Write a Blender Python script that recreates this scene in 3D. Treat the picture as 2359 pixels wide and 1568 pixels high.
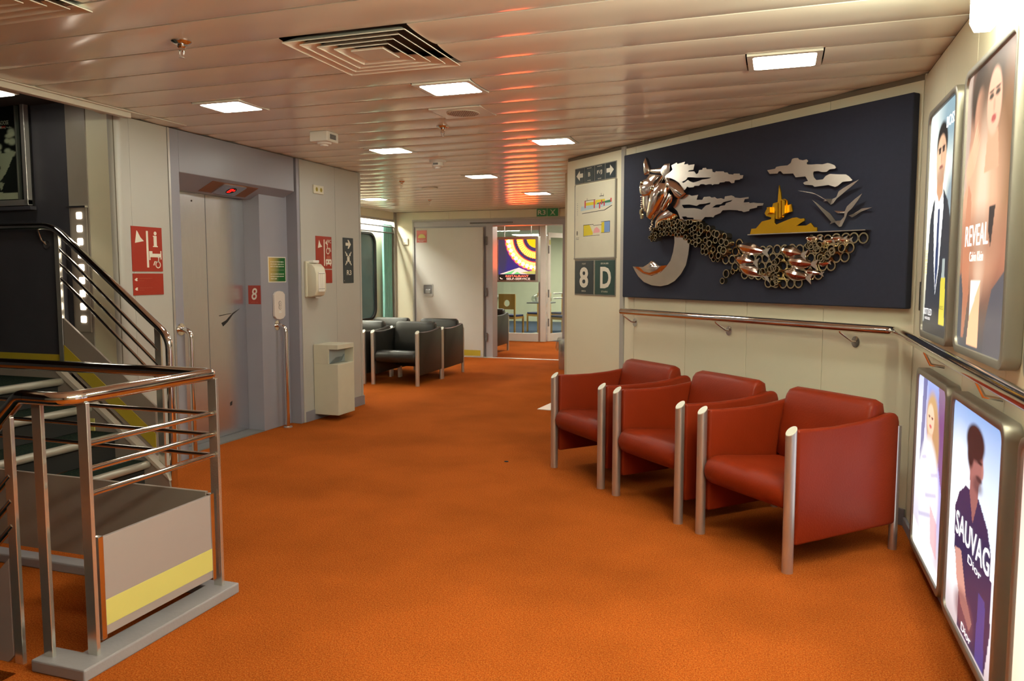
import bpy, bmesh, math, random
import numpy as np
from mathutils import Vector, Matrix

for _o in list(bpy.data.objects):
    bpy.data.objects.remove(_o, do_unlink=True)
scene = bpy.context.scene
COL = scene.collection
rad = math.radians

# ------------------------------------------------------------------ camera
cam_d = bpy.data.cameras.new('camera')
cam_d.sensor_fit = 'HORIZONTAL'
cam_d.sensor_width = 36.0
cam_d.lens = 1795.0 / 2359.0 * 36.0
cam_d.clip_start = 0.05
cam_d.dof.use_dof = True
cam_d.dof.focus_distance = 4.6
cam_d.dof.aperture_fstop = 6.0
cam = bpy.data.objects.new('camera', cam_d)
COL.objects.link(cam)
cam.location = (0, 0, 1.4)
cam.rotation_euler = (rad(90 - 4.87), 0, rad(18.8))
scene.camera = cam
# ------------------------------------------------------------------ world and exposure
world = bpy.data.worlds.new('world')
scene.world = world
world.use_nodes = True
world.node_tree.nodes['Background'].inputs[0].default_value = (0.9, 0.85, 0.8, 1)
world.node_tree.nodes['Background'].inputs[1].default_value = 0.02
scene.view_settings.view_transform = 'Standard'
scene.view_settings.look = 'None'
scene.view_settings.gamma = 1.0
scene.view_settings.use_curve_mapping = False
scene.view_settings.exposure = 0.0
LAMP = 41.0          # radiance of the recessed ceiling lamps
CZ = 2.46            # ceiling height


# ------------------------------------------------------------------ materials
def lin(c):
    return tuple(((x / 255) / 12.92 if x / 255 <= 0.04045 else ((x / 255 + 0.055) / 1.055) ** 2.4) for x in c)


MATS = {}


def mat(name, rgb, rough=0.5, metal=0.0, var=0.08, scale=6.0, bump=0.0, bscale=60.0, coat=0.0, spec=0.5, aniso=None):
    """plain paint / metal / leather: base colour with a little procedural variation and optional fine bump"""
    m = bpy.data.materials.new(name)
    m.use_nodes = True
    nt = m.node_tree
    b = nt.nodes['Principled BSDF']
    c = lin(rgb)
    tc = nt.nodes.new('ShaderNodeTexCoord')
    nz = nt.nodes.new('ShaderNodeTexNoise')
    nz.inputs['Scale'].default_value = scale
    nz.inputs['Detail'].default_value = 4
    mp = nt.nodes.new('ShaderNodeMapping')
    nt.links.new(tc.outputs['Object'], mp.inputs['Vector'])
    if aniso:
        mp.inputs['Scale'].default_value = aniso
    nt.links.new(mp.outputs['Vector'], nz.inputs['Vector'])
    mx = nt.nodes.new('ShaderNodeMix')
    mx.data_type = 'RGBA'
    mx.inputs['A'].default_value = (*[x * (1 - var) for x in c], 1)
    mx.inputs['B'].default_value = (*[min(1, x * (1 + var)) for x in c], 1)
    nt.links.new(nz.outputs['Fac'], mx.inputs['Factor'])
    nt.links.new(mx.outputs['Result'], b.inputs['Base Color'])
    b.inputs['Roughness'].default_value = rough
    b.inputs['Metallic'].default_value = metal
    b.inputs['Specular IOR Level'].default_value = spec
    if coat:
        b.inputs['Coat Weight'].default_value = coat
        b.inputs['Coat Roughness'].default_value = 0.12
    if bump:
        n2 = nt.nodes.new('ShaderNodeTexNoise')
        n2.inputs['Scale'].default_value = bscale
        n2.inputs['Detail'].default_value = 3
        nt.links.new(mp.outputs['Vector'], n2.inputs['Vector'])
        bp = nt.nodes.new('ShaderNodeBump')
        bp.inputs['Strength'].default_value = bump
        bp.inputs['Distance'].default_value = 0.01
        nt.links.new(n2.outputs['Fac'], bp.inputs['Height'])
        nt.links.new(bp.outputs['Normal'], b.inputs['Normal'])
    MATS[name] = m
    return m


def emis(name, rgb, strength):
    m = bpy.data.materials.new(name)
    m.use_nodes = True
    nt = m.node_tree
    b = nt.nodes['Principled BSDF']
    b.inputs['Base Color'].default_value = (*lin(rgb), 1)
    b.inputs['Emission Color'].default_value = (*lin(rgb), 1)
    b.inputs['Emission Strength'].default_value = strength
    MATS[name] = m
    return m


def lampmat(name, col, strength):
    m = bpy.data.materials.new(name)
    m.use_nodes = True
    b = m.node_tree.nodes['Principled BSDF']
    b.inputs['Base Color'].default_value = (0.8, 0.8, 0.8, 1)
    b.inputs['Emission Color'].default_value = (*col, 1)
    b.inputs['Emission Strength'].default_value = strength
    MATS[name] = m


def glass(name, tint=(0.9, 0.95, 0.93), refl=1.0, rough=0.02):
    m = bpy.data.materials.new(name)
    m.use_nodes = True
    nt = m.node_tree
    nt.nodes.remove(nt.nodes['Principled BSDF'])
    out = nt.nodes['Material Output']
    tr = nt.nodes.new('ShaderNodeBsdfTransparent')
    tr.inputs[0].default_value = (*tint, 1)
    gl = nt.nodes.new('ShaderNodeBsdfGlossy')
    gl.inputs['Roughness'].default_value = rough
    lw = nt.nodes.new('ShaderNodeLayerWeight')
    pw = nt.nodes.new('ShaderNodeMath')
    pw.operation = 'POWER'
    pw.inputs[1].default_value = 4.0
    nt.links.new(lw.outputs['Facing'], pw.inputs[0])
    fr = nt.nodes.new('ShaderNodeMath')
    fr.operation = 'MULTIPLY_ADD'
    fr.inputs[1].default_value = 0.8
    fr.inputs[2].default_value = 0.05 * refl
    nt.links.new(pw.outputs[0], fr.inputs[0])
    mx = nt.nodes.new('ShaderNodeMixShader')
    nt.links.new(fr.outputs[0], mx.inputs[0])
    nt.links.new(tr.outputs[0], mx.inputs[1])
    nt.links.new(gl.outputs[0], mx.inputs[2])
    nt.links.new(mx.outputs[0], out.inputs[0])
    MATS[name] = m


def printmat(name, strength):
    """flat print: colour comes from the colour attribute of the sheet; backlit sheets also emit it"""
    m = bpy.data.materials.new(name)
    m.use_nodes = True
    nt = m.node_tree
    b = nt.nodes['Principled BSDF']
    at = nt.nodes.new('ShaderNodeAttribute')
    at.attribute_name = 'ink'
    b.inputs['Roughness'].default_value = 0.3
    if not strength:
        nt.links.new(at.outputs['Color'], b.inputs['Base Color'])
    else:
        b.inputs['Base Color'].default_value = (0.04, 0.04, 0.04, 1)
        nt.links.new(at.outputs['Color'], b.inputs['Emission Color'])
        b.inputs['Emission Strength'].default_value = strength
    MATS[name] = m


def carpet(name, c1, c2, c3, stain=0.35, scale=260):
    m = bpy.data.materials.new(name)
    m.use_nodes = True
    nt = m.node_tree
    b = nt.nodes['Principled BSDF']
    tc = nt.nodes.new('ShaderNodeTexCoord')
    def noise(s, d=3):
        n = nt.nodes.new('ShaderNodeTexNoise')
        n.inputs['Scale'].default_value = s
        n.inputs['Detail'].default_value = d
        nt.links.new(tc.outputs['Object'], n.inputs['Vector'])
        return n
    fine, mid, big = noise(scale, 2), noise(90, 3), noise(1.3, 4)
    r = nt.nodes.new('ShaderNodeValToRGB')
    r.color_ramp.elements[0].position = 0.38
    r.color_ramp.elements[0].color = (*lin(c1), 1)
    r.color_ramp.elements[1].position = 0.6
    r.color_ramp.elements[1].color = (*lin(c2), 1)
    e = r.color_ramp.elements.new(0.74)
    e.color = (*lin(c3), 1)
    nt.links.new(fine.outputs['Fac'], r.inputs[0])
    mul = nt.nodes.new('ShaderNodeMix')
    mul.data_type = 'RGBA'
    mul.blend_type = 'MULTIPLY'
    mul.inputs['Factor'].default_value = 1
    nt.links.new(r.outputs[0], mul.inputs['A'])
    r2 = nt.nodes.new('ShaderNodeValToRGB')
    r2.color_ramp.elements[0].position = 0.3
    r2.color_ramp.elements[0].color = (1 - stain, 1 - stain, 1 - stain, 1)
    r2.color_ramp.elements[1].position = 0.6
    r2.color_ramp.elements[1].color = (1, 1, 1, 1)
    nt.links.new(big.outputs['Fac'], r2.inputs[0])
    nt.links.new(r2.outputs[0], mul.inputs['B'])
    mul2 = nt.nodes.new('ShaderNodeMix')
    mul2.data_type = 'RGBA'
    mul2.blend_type = 'MULTIPLY'
    mul2.inputs['Factor'].default_value = 0.5
    nt.links.new(mul.outputs['Result'], mul2.inputs['A'])
    nt.links.new(mid.outputs['Fac'], mul2.inputs['B'])
    nt.links.new(mul2.outputs['Result'], b.inputs['Base Color'])
    b.inputs['Roughness'].default_value = 0.95
    b.inputs['Specular IOR Level'].default_value = 0.02
    bp = nt.nodes.new('ShaderNodeBump')
    bp.inputs['Strength'].default_value = 0.5
    bp.inputs['Distance'].default_value = 0.004
    nt.links.new(fine.outputs['Fac'], bp.inputs['Height'])
    nt.links.new(bp.outputs['Normal'], b.inputs['Normal'])
    MATS[name] = m


carpet('carpet_orange', (168, 76, 26), (202, 108, 42), (192, 134, 62), 0.26, 190)
carpet('carpet_green', (28, 40, 38), (52, 68, 60), (120, 96, 40), 0.2)
carpet('carpet_blue', (60, 70, 92), (100, 112, 132), (130, 140, 150), 0.2)
mat('ceiling_paint', (243, 241, 228), 0.17, 0, 0.03, 2, spec=0.6)
mat('ceiling_trim', (206, 198, 184), 0.4)
mat('plenum', (40, 34, 30), 0.9)
mat('panel_white', (172, 169, 162), 0.38, 0, 0.03, 3)
mat('panel_cream', (222, 216, 190), 0.42, 0, 0.03, 3, bump=0.03, bscale=220)
mat('seam_dark', (120, 112, 98), 0.8)
mat('base_grey', (130, 128, 136), 0.45)
mat('panel_silver', (226, 216, 210), 0.3, 0.35)
mat('lift_paint', (138, 136, 146), 0.33, 0, 0.05, 4, bump=0.04, bscale=160)
mat('steel_brushed', (206, 207, 214), 0.27, 0.9, 0.1, 3, bump=0.05, bscale=40, aniso=(60, 2, 60))
mat('chrome', (225, 222, 218), 0.07, 1.0, 0.02)
mat('post_steel', (222, 220, 212), 0.2, 0.85, 0.05, 8)
mat('alu', (205, 202, 198), 0.36, 0.85, 0.03, 8)
mat('alu_cap', (222, 222, 208), 0.4, 0.2)
mat('leather_red', (128, 40, 14), 0.4, 0, 0.12, 5, bump=0.12, bscale=120, coat=0.0, spec=0.2)
mat('leather_black', (40, 40, 37), 0.36, 0, 0.12, 5, bump=0.12, bscale=120, coat=0.0, spec=0.4)
mat('board_navy', (33, 37, 55), 0.85, 0, 0.15, 40, bump=0.25, bscale=500)
mat('art_steel', (214, 204, 192), 0.24, 1.0, 0.12, 14)
mat('art_polished', (226, 216, 206), 0.13, 1.0, 0.08, 10)
mat('art_bronze', (186, 172, 140), 0.26, 1.0, 0.15, 20)
mat('art_gold', (222, 172, 44), 0.32, 1.0, 0.1, 12)
mat('rail_panel', (150, 138, 138), 0.45, 0, 0.03)
mat('stripe_yellow', (200, 192, 110), 0.5, 0, 0.03)
mat('stripe_dark_yellow', (178, 158, 44), 0.5, 0, 0.03)
mat('plinth_grey', (138, 134, 140), 0.5, 0, 0.08, 12, bump=0.1)
mat('dark_wall', (58, 57, 64), 0.55, 0, 0.15, 8)
mat('stair_grey', (142, 130, 122), 0.5)
mat('stair_edge', (184, 174, 164), 0.45)
mat('pilaster_grey', (146, 138, 128), 0.35)
mat('nosing', (176, 172, 160), 0.35, 0.5)
mat('black', (14, 14, 15), 0.5)
mat('rubber', (30, 29, 28), 0.8)
mat('plastic_cream', (206, 200, 178), 0.42)
mat('plastic_white', (222, 218, 210), 0.4)
mat('bin_metal', (196, 192, 172), 0.42)
mat('recess_blue', (150, 160, 166), 0.5)
mat('sign_red', (150, 40, 22), 0.4, 0, 0.03)
mat('sign_green', (34, 128, 76), 0.4)
mat('sign_teal', (26, 62, 58), 0.4)
mat('sign_slate', (36, 48, 54), 0.4)
mat('sign_white', (214, 208, 192), 0.5)
mat('sign_faint', (172, 84, 62), 0.5)
mat('ink_black', (24, 24, 24), 0.6)
mat('sheet_white', (204, 198, 176), 0.4)
mat('frame_alu', (150, 146, 138), 0.4, 0.6)
mat('door_grey', (196, 193, 186), 0.4, 0, 0.03)
mat('door_frame', (172, 169, 174), 0.4, 0, 0.03)
mat('curtain_teal', (146, 208, 198), 0.8, 0, 0.12, 8)
mat('wood', (200, 148, 72), 0.45, 0, 0.2, 12, aniso=(3, 3, 14))
mat('seat_blue', (34, 40, 84), 0.7)
mat('copper', (150, 96, 60), 0.35, 0.5)
mat('seal_grey', (110, 108, 108), 0.7)
mat('scuff', (34, 30, 28), 0.9)
mat('cloth_white', (226, 222, 214), 0.6)
mat('window_night', (84, 120, 124), 0.25, 0, 0.3, 2)
mat('pale_wall', (216, 214, 186), 0.5)
mat('plaque', (30, 28, 26), 0.35)
glass('pane_glass', refl=0.8)
glass('plastic_clear', (0.82, 0.84, 0.83), 1.0, 0.12)
lampmat('lamp_white', (0.98, 0.98, 0.85), LAMP)
lampmat('lamp_stair', (1.0, 0.93, 0.76), 9.0)
lampmat('lamp_tube', (1.0, 1.0, 0.74), 58.0)
lampmat('lamp_window', (1.0, 1.0, 0.86), 230.0)
lampmat('lamp_square', (1.0, 0.86, 0.68), 10.0)
lampmat('lamp_restaurant', (1.0, 0.95, 0.80), 34.0)
emis('led_red', (255, 22, 12), 3.0)
emis('neon_red', (255, 120, 96), 1.6)
emis('neon_white', (255, 220, 196), 1.3)
printmat('print_backlit', 1.25)
printmat('print_sign', 1.3)
printmat('print_plain', 0)
mat('text_white', (235, 235, 235), 0.5)
emis('text_glow', (255, 255, 255), 1.3)


# ------------------------------------------------------------------ frames: x right, y up, z out of the wall
def frame(o, x, y, z):
    m = Matrix.Identity(4)
    for i, c in enumerate((x, y, z)):
        for k in range(3):
            m[k][i] = c[k]
    for k in range(3):
        m[k][3] = o[k]
    return m


DD = Vector((-0.737, 0.676, 0)).normalized()
W = Matrix.Identity(4)
FL = frame((-4.2, 0, 0), (0, 1, 0), (0, 0, 1), (1, 0, 0))            # lift wall
FA = frame((0.71, 0, 0), (0, -1, 0), (0, 0, 1), (-1, 0, 0))          # advert wall
FD = frame((0.71, 4.73, 0), tuple(-DD), (0, 0, 1), (-DD.y, DD.x, 0))  # diagonal wall
FF = frame((0, 12.25, 0), (1, 0, 0), (0, 0, 1), (0, -1, 0))          # far wall
FS = frame((0, 4.14, 0), (1, 0, 0), (0, 0, 1), (0, -1, 0))           # stairwell wall
FW = frame((-6.3, 0, 0), (0, 1, 0), (0, 0, 1), (1, 0, 0))            # window wall
ORG = {}


# ------------------------------------------------------------------ mesh builder
class MB:
    def __init__(s):
        s.v = []
        s.f = []

    def add(s, vs, fs):
        k = len(s.v)
        s.v += [tuple(v) for v in vs]
        s.f += [tuple(i + k for i in f) for f in fs]
        return s

    def box(s, x0, x1, y0, y1, z0, z1):
        return s.add([(x0, y0, z0), (x1, y0, z0), (x1, y1, z0), (x0, y1, z0), (x0, y0, z1), (x1, y0, z1), (x1, y1, z1), (x0, y1, z1)],
                     [(0, 3, 2, 1), (4, 5, 6, 7), (0, 1, 5, 4), (1, 2, 6, 5), (2, 3, 7, 6), (3, 0, 4, 7)])

    def loft(s, rings, caps=True, closed=True):
        n = len(rings[0])
        vs = [p for r in rings for p in r]
        fs = []
        for i in range(len(rings) - 1):
            for j in range(n if closed else n - 1):
                a, b = i * n + j, i * n + (j + 1) % n
                fs.append((a, b, b + n, a + n))
        if caps and closed:
            fs.append(tuple(range(n - 1, -1, -1)))
            fs.append(tuple(range((len(rings) - 1) * n, len(rings) * n)))
        return s.add(vs, fs)

    def tube(s, path, r, n=14, caps=True):
        P = [Vector(p) for p in path]
        rr = r if isinstance(r, (list, tuple)) else [r] * len(P)
        rings = []
        up = None
        for i, p in enumerate(P):
            t = (P[min(i + 1, len(P) - 1)] - P[max(i - 1, 0)]).normalized()
            if up is None:
                up = Vector((0, 0, 1)) if abs(t.z) < 0.9 else Vector((1, 0, 0))
            a = (up - t * up.dot(t)).normalized()
            up = a
            b = t.cross(a)
            rings.append([p + (a * math.cos(2 * math.pi * k / n) + b * math.sin(2 * math.pi * k / n)) * rr[i] for k in range(n)])
        return s.loft(rings, caps)

    def cyl(s, p0, p1, r, n=16, r1=None):
        return s.tube([p0, p1], [r, r if r1 is None else r1], n)

    def lathe(s, c, prof, axis='z', n=20):
        c = Vector(c)
        rings = []
        for r, h in prof:
            ring = []
            for k in range(n):
                a = 2 * math.pi * k / n
                x, y = r * math.cos(a), r * math.sin(a)
                ring.append(c + (Vector((x, y, h)) if axis == 'z' else Vector((x, h, y)) if axis == 'y' else Vector((h, x, y))))
            rings.append(ring)
        return s.loft(rings)

    def prism(s, poly, z0, z1, holes=()):
        bm = bmesh.new()
        es = []
        for lp in [poly] + list(holes):
            vs = [bm.verts.new((p[0], p[1], 0)) for p in lp]
            for i in range(len(vs)):
                es.append(bm.edges.new((vs[i], vs[(i + 1) % len(vs)])))
        bmesh.ops.triangle_fill(bm, edges=es, use_beauty=True)
        bm.verts.index_update()
        v2 = [v.co.copy() for v in bm.verts]
        tri = [tuple(v.index for v in f.verts) for f in bm.faces]
        bnd = [(e.verts[0].index, e.verts[1].index) for e in bm.edges if len(e.link_faces) == 1]
        bm.free()
        n = len(v2)
        vs = [(v.x, v.y, z0) for v in v2] + [(v.x, v.y, z1) for v in v2]
        fs = [t[::-1] for t in tri] + [tuple(i + n for i in t) for t in tri] + [(a, b, b + n, a + n) for a, b in bnd]
        return s.add(vs, fs)

    def dome(s, poly, z0, h, steps=(1, 0.93, 0.8, 0.6, 0.35, 0.12), lift=0.004, c=None):
        """puffed plate: outline shrunk towards its centre while rising"""
        P = [Vector((p[0], p[1])) for p in poly]
        c = Vector(c) if c else sum(P, Vector((0, 0))) / len(P)
        rings = [[(p.x, p.y, z0) for p in P]]
        for k in steps:
            z = z0 + lift + h * math.sqrt(max(0, 1 - k * k))
            rings.append([((c + (p - c) * k).x, (c + (p - c) * k).y, z) for p in P])
        return s.loft(rings)

    def disc(s, x, y, r, z0, z1, n=20, ry=None):
        ry = r if ry is None else ry
        return s.loft([[(x + r * math.cos(2 * math.pi * k / n), y + ry * math.sin(2 * math.pi * k / n), z) for k in range(n)] for z in (z0, z1)])

    def ring(s, x, y, ro, ri, z0, z1, n=16):
        def c(r, z):
            return [(x + r * math.cos(2 * math.pi * k / n), y + r * math.sin(2 * math.pi * k / n), z) for k in range(n)]
        return s.loft([c(ro, z0), c(ro, z1), c(ri, z1), c(ri, z0), c(ro, z0)], caps=False)

    def mesh(s, name, org=(0, 0, 0), bev=0, smooth=None, seg=2):
        bm = bmesh.new()
        vs = [bm.verts.new((v[0] - org[0], v[1] - org[1], v[2] - org[2])) for v in s.v]
        for f in s.f:
            try:
                bm.faces.new([vs[i] for i in f])
            except ValueError:
                pass
        bmesh.ops.remove_doubles(bm, verts=bm.verts, dist=1e-5)
        bmesh.ops.recalc_face_normals(bm, faces=bm.faces)
        if bev:
            es = [e for e in bm.edges if len(e.link_faces) == 2 and e.calc_face_angle(0) > 0.6]
            bmesh.ops.bevel(bm, geom=es, offset=bev, segments=seg, affect='EDGES', profile=0.5, clamp_overlap=True)
        me = bpy.data.meshes.new(name)
        bm.to_mesh(me)
        bm.free()
        if smooth:
            me.polygons.foreach_set('use_smooth', [True] * len(me.polygons))
            me.set_sharp_from_angle(angle=rad(smooth))
        return me

    def part(s, name, m, parent, bev=0, smooth=None, label=None, kind=None, seg=2):
        """a part: mesh in the coordinates of its thing's frame"""
        o = ORG.get(parent, Vector((0, 0, 0)))
        me = s.mesh(name, o, bev, smooth, seg)
        ob = bpy.data.objects.new(name, me)
        me.materials.append(MATS[m])
        COL.objects.link(ob)
        ob.parent = parent
        ORG[ob] = o
        if label:
            ob['label'] = label
        if kind:
            ob['kind'] = kind
        return ob

    def thing(s, name, m, label=None, cat=None, M=W, bev=0, smooth=None, group=None, kind=None, base=None, seg=2):
        """a thing that is one mesh"""
        if base is None:
            a = np.array(s.v)
            lo, hi = a.min(0), a.max(0)
            base = Vector(((lo[0] + hi[0]) / 2, (lo[1] + hi[1]) / 2, lo[2])) if M is W else Vector(((lo[0] + hi[0]) / 2, lo[1], lo[2]))
        base = Vector(base)
        me = s.mesh(name, base, bev, smooth, seg)
        ob = bpy.data.objects.new(name, me)
        me.materials.append(MATS[m])
        COL.objects.link(ob)
        ob.matrix_world = M @ Matrix.Translation(base)
        ORG[ob] = base
        tag(ob, label, cat, group, kind)
        return ob


def tag(o, label=None, cat=None, group=None, kind=None):
    for k, v in (('label', label), ('category', cat), ('group', group), ('kind', kind)):
        if v:
            o[k] = v
    return o


def empty(name, label, cat, base=(0, 0, 0), M=W, group=None, kind=None):
    o = bpy.data.objects.new(name, None)
    o.empty_display_size = 0.05
    COL.objects.link(o)
    o.matrix_world = M @ Matrix.Translation(Vector(base))
    ORG[o] = Vector(base)
    return tag(o, label, cat, group, kind)


def copy_tree(o, parent=None):
    c = o.copy()
    COL.objects.link(c)
    c.parent = parent
    if parent:
        c.matrix_parent_inverse = o.matrix_parent_inverse
    for ch in list(o.children):
        copy_tree(ch, c)
    return c


def piece(name, me, parent, loc=(0, 0, 0)):
    """a repeated piece sharing mesh data"""
    ob = bpy.data.objects.new(name, me)
    COL.objects.link(ob)
    ob.parent = parent
    ob.location = loc
    return ob


def text(body, m, parent, cx, cy, w, h, z, name='lettering', bold=0.0, depth=0.0006, shear=0.0, cond=True):
    cu = bpy.data.curves.new('txt', 'FONT')
    cu.body = body
    cu.align_x = 'CENTER'
    cu.offset = bold
    cu.shear = shear
    cu.resolution_u = 3
    ob = bpy.data.objects.new('txt', cu)
    COL.objects.link(ob)
    dg = bpy.context.evaluated_depsgraph_get()
    me = bpy.data.meshes.new_from_object(ob.evaluated_get(dg))
    bpy.data.objects.remove(ob, do_unlink=True)
    n = len(me.vertices)
    co = np.zeros(n * 3)
    me.vertices.foreach_get('co', co)
    co = co.reshape(-1, 3)
    lo, hi = co.min(0), co.max(0)
    sx = w / max(hi[0] - lo[0], 1e-6)
    sy = h / max(hi[1] - lo[1], 1e-6)
    fs = [tuple(p.vertices) for p in me.polygons]
    bpy.data.meshes.remove(me)
    mb = MB()
    mb.add([((c[0] - (lo[0] + hi[0]) / 2) * sx + cx, (c[1] - (lo[1] + hi[1]) / 2) * sy + cy, z) for c in co], fs)
    return mb.part(name, m, parent)


# ------------------------------------------------------------------ painted sheets (flat print)
class Ink:
    def __init__(s, nx, ny, w, h):
        u = np.linspace(0, 1, nx + 1)
        v = np.linspace(0, 1, ny + 1)
        s.U, s.V = np.meshgrid(u, v)
        s.nx, s.ny, s.w, s.h = nx, ny, w, h
        s.C = np.ones((ny + 1, nx + 1, 3))

    def blend(s, a, c):
        a = np.clip(a, 0, 1)[..., None]
        s.C = s.C * (1 - a) + np.array(lin(c)) * a

    def vgrad(s, stops):
        for k in range(3):
            s.C[..., k] = np.interp(s.V, [p[0] for p in stops], [lin(p[1])[k] for p in stops])

    def ell(s, x, y, rx, ry, c, soft=0.15, rot=0.0, al=1.0):
        dx, dy = (s.U - x) * s.w, (s.V - y) * s.h
        cs, sn = math.cos(rot), math.sin(rot)
        X, Y = (dx * cs + dy * sn) / (rx * s.w), (-dx * sn + dy * cs) / (ry * s.h)
        d = np.sqrt(X * X + Y * Y)
        s.blend(al * (1 - d) / soft + 0.5 * (al == 1.0), c) if al == 1.0 else s.blend(al * np.clip((1 - d) / soft + 0.5, 0, 1), c)

    def poly(s, pts, c, al=1.0):
        ins = np.zeros(s.U.shape, bool)
        n = len(pts)
        for i in range(n):
            x0, y0 = pts[i]
            x1, y1 = pts[(i + 1) % n]
            if y0 == y1:
                continue
            cr = ((y0 > s.V) != (y1 > s.V)) & (s.U < (x1 - x0) * (s.V - y0) / (y1 - y0) + x0)
            ins ^= cr
        s.blend(ins * al, c)

    def build(s, name, parent, x0, y0, z, m):
        o = ORG.get(parent, Vector((0, 0, 0)))
        me = bpy.data.meshes.new(name)
        vs = np.stack([x0 + s.U * s.w - o[0], y0 + s.V * s.h - o[1], np.full(s.U.shape, z - o[2])], -1).reshape(-1, 3)
        i = np.arange(s.ny)[:, None] * (s.nx + 1) + np.arange(s.nx)[None]
        fs = np.stack([i, i + 1, i + s.nx + 2, i + s.nx + 1], -1).reshape(-1, 4)
        me.from_pydata(vs.tolist(), [], fs.tolist())
        ca = me.color_attributes.new('ink', 'FLOAT_COLOR', 'POINT')
        rgba = np.ones((vs.shape[0], 4), np.float32)
        rgba[:, :3] = s.C.reshape(-1, 3)
        ca.data.foreach_set('color', rgba.ravel())
        me.materials.append(MATS[m])
        ob = bpy.data.objects.new(name, me)
        COL.objects.link(ob)
        ob.parent = parent
        ORG[ob] = o
        return ob


def rrect(x0, x1, y0, y1, r, n=6):
    P = []
    for cx, cy, a in ((x1 - r, y1 - r, 0), (x0 + r, y1 - r, 90), (x0 + r, y0 + r, 180), (x1 - r, y0 + r, 270)):
        for k in range(n + 1):
            t = rad(a + 90 * k / n)
            P.append((cx + r * math.cos(t), cy + r * math.sin(t)))
    return P


def bend(a, b, c, r, n=7):
    """points of a rounded corner at b between a and c"""
    a, b, c = Vector(a), Vector(b), Vector(c)
    u, v = (a - b).normalized(), (c - b).normalized()
    p, q = b + u * r, b + v * r
    return [tuple(p * (1 - t) ** 2 + b * 2 * t * (1 - t) + q * t * t) for t in [k / n for k in range(n + 1)]]


def small_print(parent, x, y, w, h, z, m, seed):
    """a line of print too fine to read: rows of tiny strokes in word lengths"""
    r = random.Random(seed)
    mb = MB()
    a = x
    while a < x + w - h * 0.5:
        wl_ = h * (1.5 + 4 * r.random())
        b = min(a + wl_, x + w)
        c = a
        while c < b - h * 0.2:
            mb.box(c, min(c + h * 0.45, b), y - h * (0.3 + 0.2 * r.random()), y + h * (0.3 + 0.2 * r.random()), z, z + 0.0003)
            c += h * 0.65
        a = b + h * 0.6
    return mb.part('small_print', m, parent)


# ================================================================== the setting
def struct(mb, name, m, M=W, **k):
    return mb.thing(name, m, M=M, kind='structure', **k)


# floor with the stair opening
fl = MB().prism([(-7.2, -3.2), (3.2, -3.2), (3.2, 15.62), (-7.2, 15.62)], -0.06, 0.0,
                holes=[[(-4.9, 0.9), (-2.5, 0.9), (-2.5, 1.93), (-4.9, 1.93)]])
struct(fl, 'floor', 'carpet_orange', base=(0, 0, 0))
struct(MB().box(-10, -1.5, 15.62, 22.2, -0.06, 0.0), 'floor_restaurant', 'carpet_blue')
struct(MB().box(-5.2, -3.28, 12.17, 12.24, 0.0, 0.008), 'trim_1', 'alu', bev=0.002)

# ---- ceiling: separate planks hung under a dark plenum
ceil = struct(MB().box(-6.9, 1.4, -3.3, 12.4, 2.56, 2.6), 'ceiling', 'plenum', base=(0, 0, 2.46))
PITCH = 0.32


def row_y(k):
    return 4.07 + PITCH * k


LIGHTS = {0: (-3.33, -1.81, 0.0), 6: (-3.2, -1.74), 12: (-5.2, -3.1), 18: (-5.48, -3.04), -6: (0.0,), -12: (0.0,)}
GAPS = {}
for k, xs in LIGHTS.items():
    GAPS.setdefault(k, []).extend((x - 0.18, x + 0.18) for x in xs)
for k in (-3, -2):
    GAPS.setdefault(k, []).append((-2.18, -1.54))
for k in (-7, -6):
    GAPS.setdefault(k, []).append((-3.27, -2.63))
GAPS.setdefault(2, []).append((-2.18, -1.82))


def plank(xa, xb, y0, first):
    w = PITCH - 0.012
    prof = []
    for i in range(13):
        u = -1 + 2 * i / 12
        prof.append((y0 + PITCH / 2 + u * w / 2, CZ + 0.008 * abs(u) ** 3))
    prof = [(prof[0][0], CZ + 0.035)] + prof + [(prof[-1][0], CZ + 0.035)]
    mb = MB().loft([[(xa, y, z) for y, z in prof], [(xb, y, z) for y, z in prof]], caps=False, closed=False)
    me = mb.mesh('ceiling_plank', (0, 0, 2.46), smooth=40)
    me.materials.append(MATS['ceiling_paint'])
    piece('ceiling_plank', me, ceil)


for k in range(-22, 26):
    y0 = row_y(k)
    y1 = y0 + PITCH
    if y1 > 12.4:
        break
    ym = (y0 + y1) / 2
    xl = -4.05 if ym < 4.14 else -4.3 if ym < 7.3 else -6.35
    xr = 0.74 if y0 < 4.72 else max(-1.65, 0.71 - (y0 - 4.73) * 0.737 / 0.676 + 0.12)
    if ym > 8.3:
        xr = -2.1
    cuts = sorted(GAPS.get(k, []))
    a = xl
    for c0, c1 in cuts:
        if c0 > a:
            plank(a, c0 - 0.002, y0, k)
        a = c1 + 0.002
    if xr > a:
        plank(a, xr, y0, k)

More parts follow.
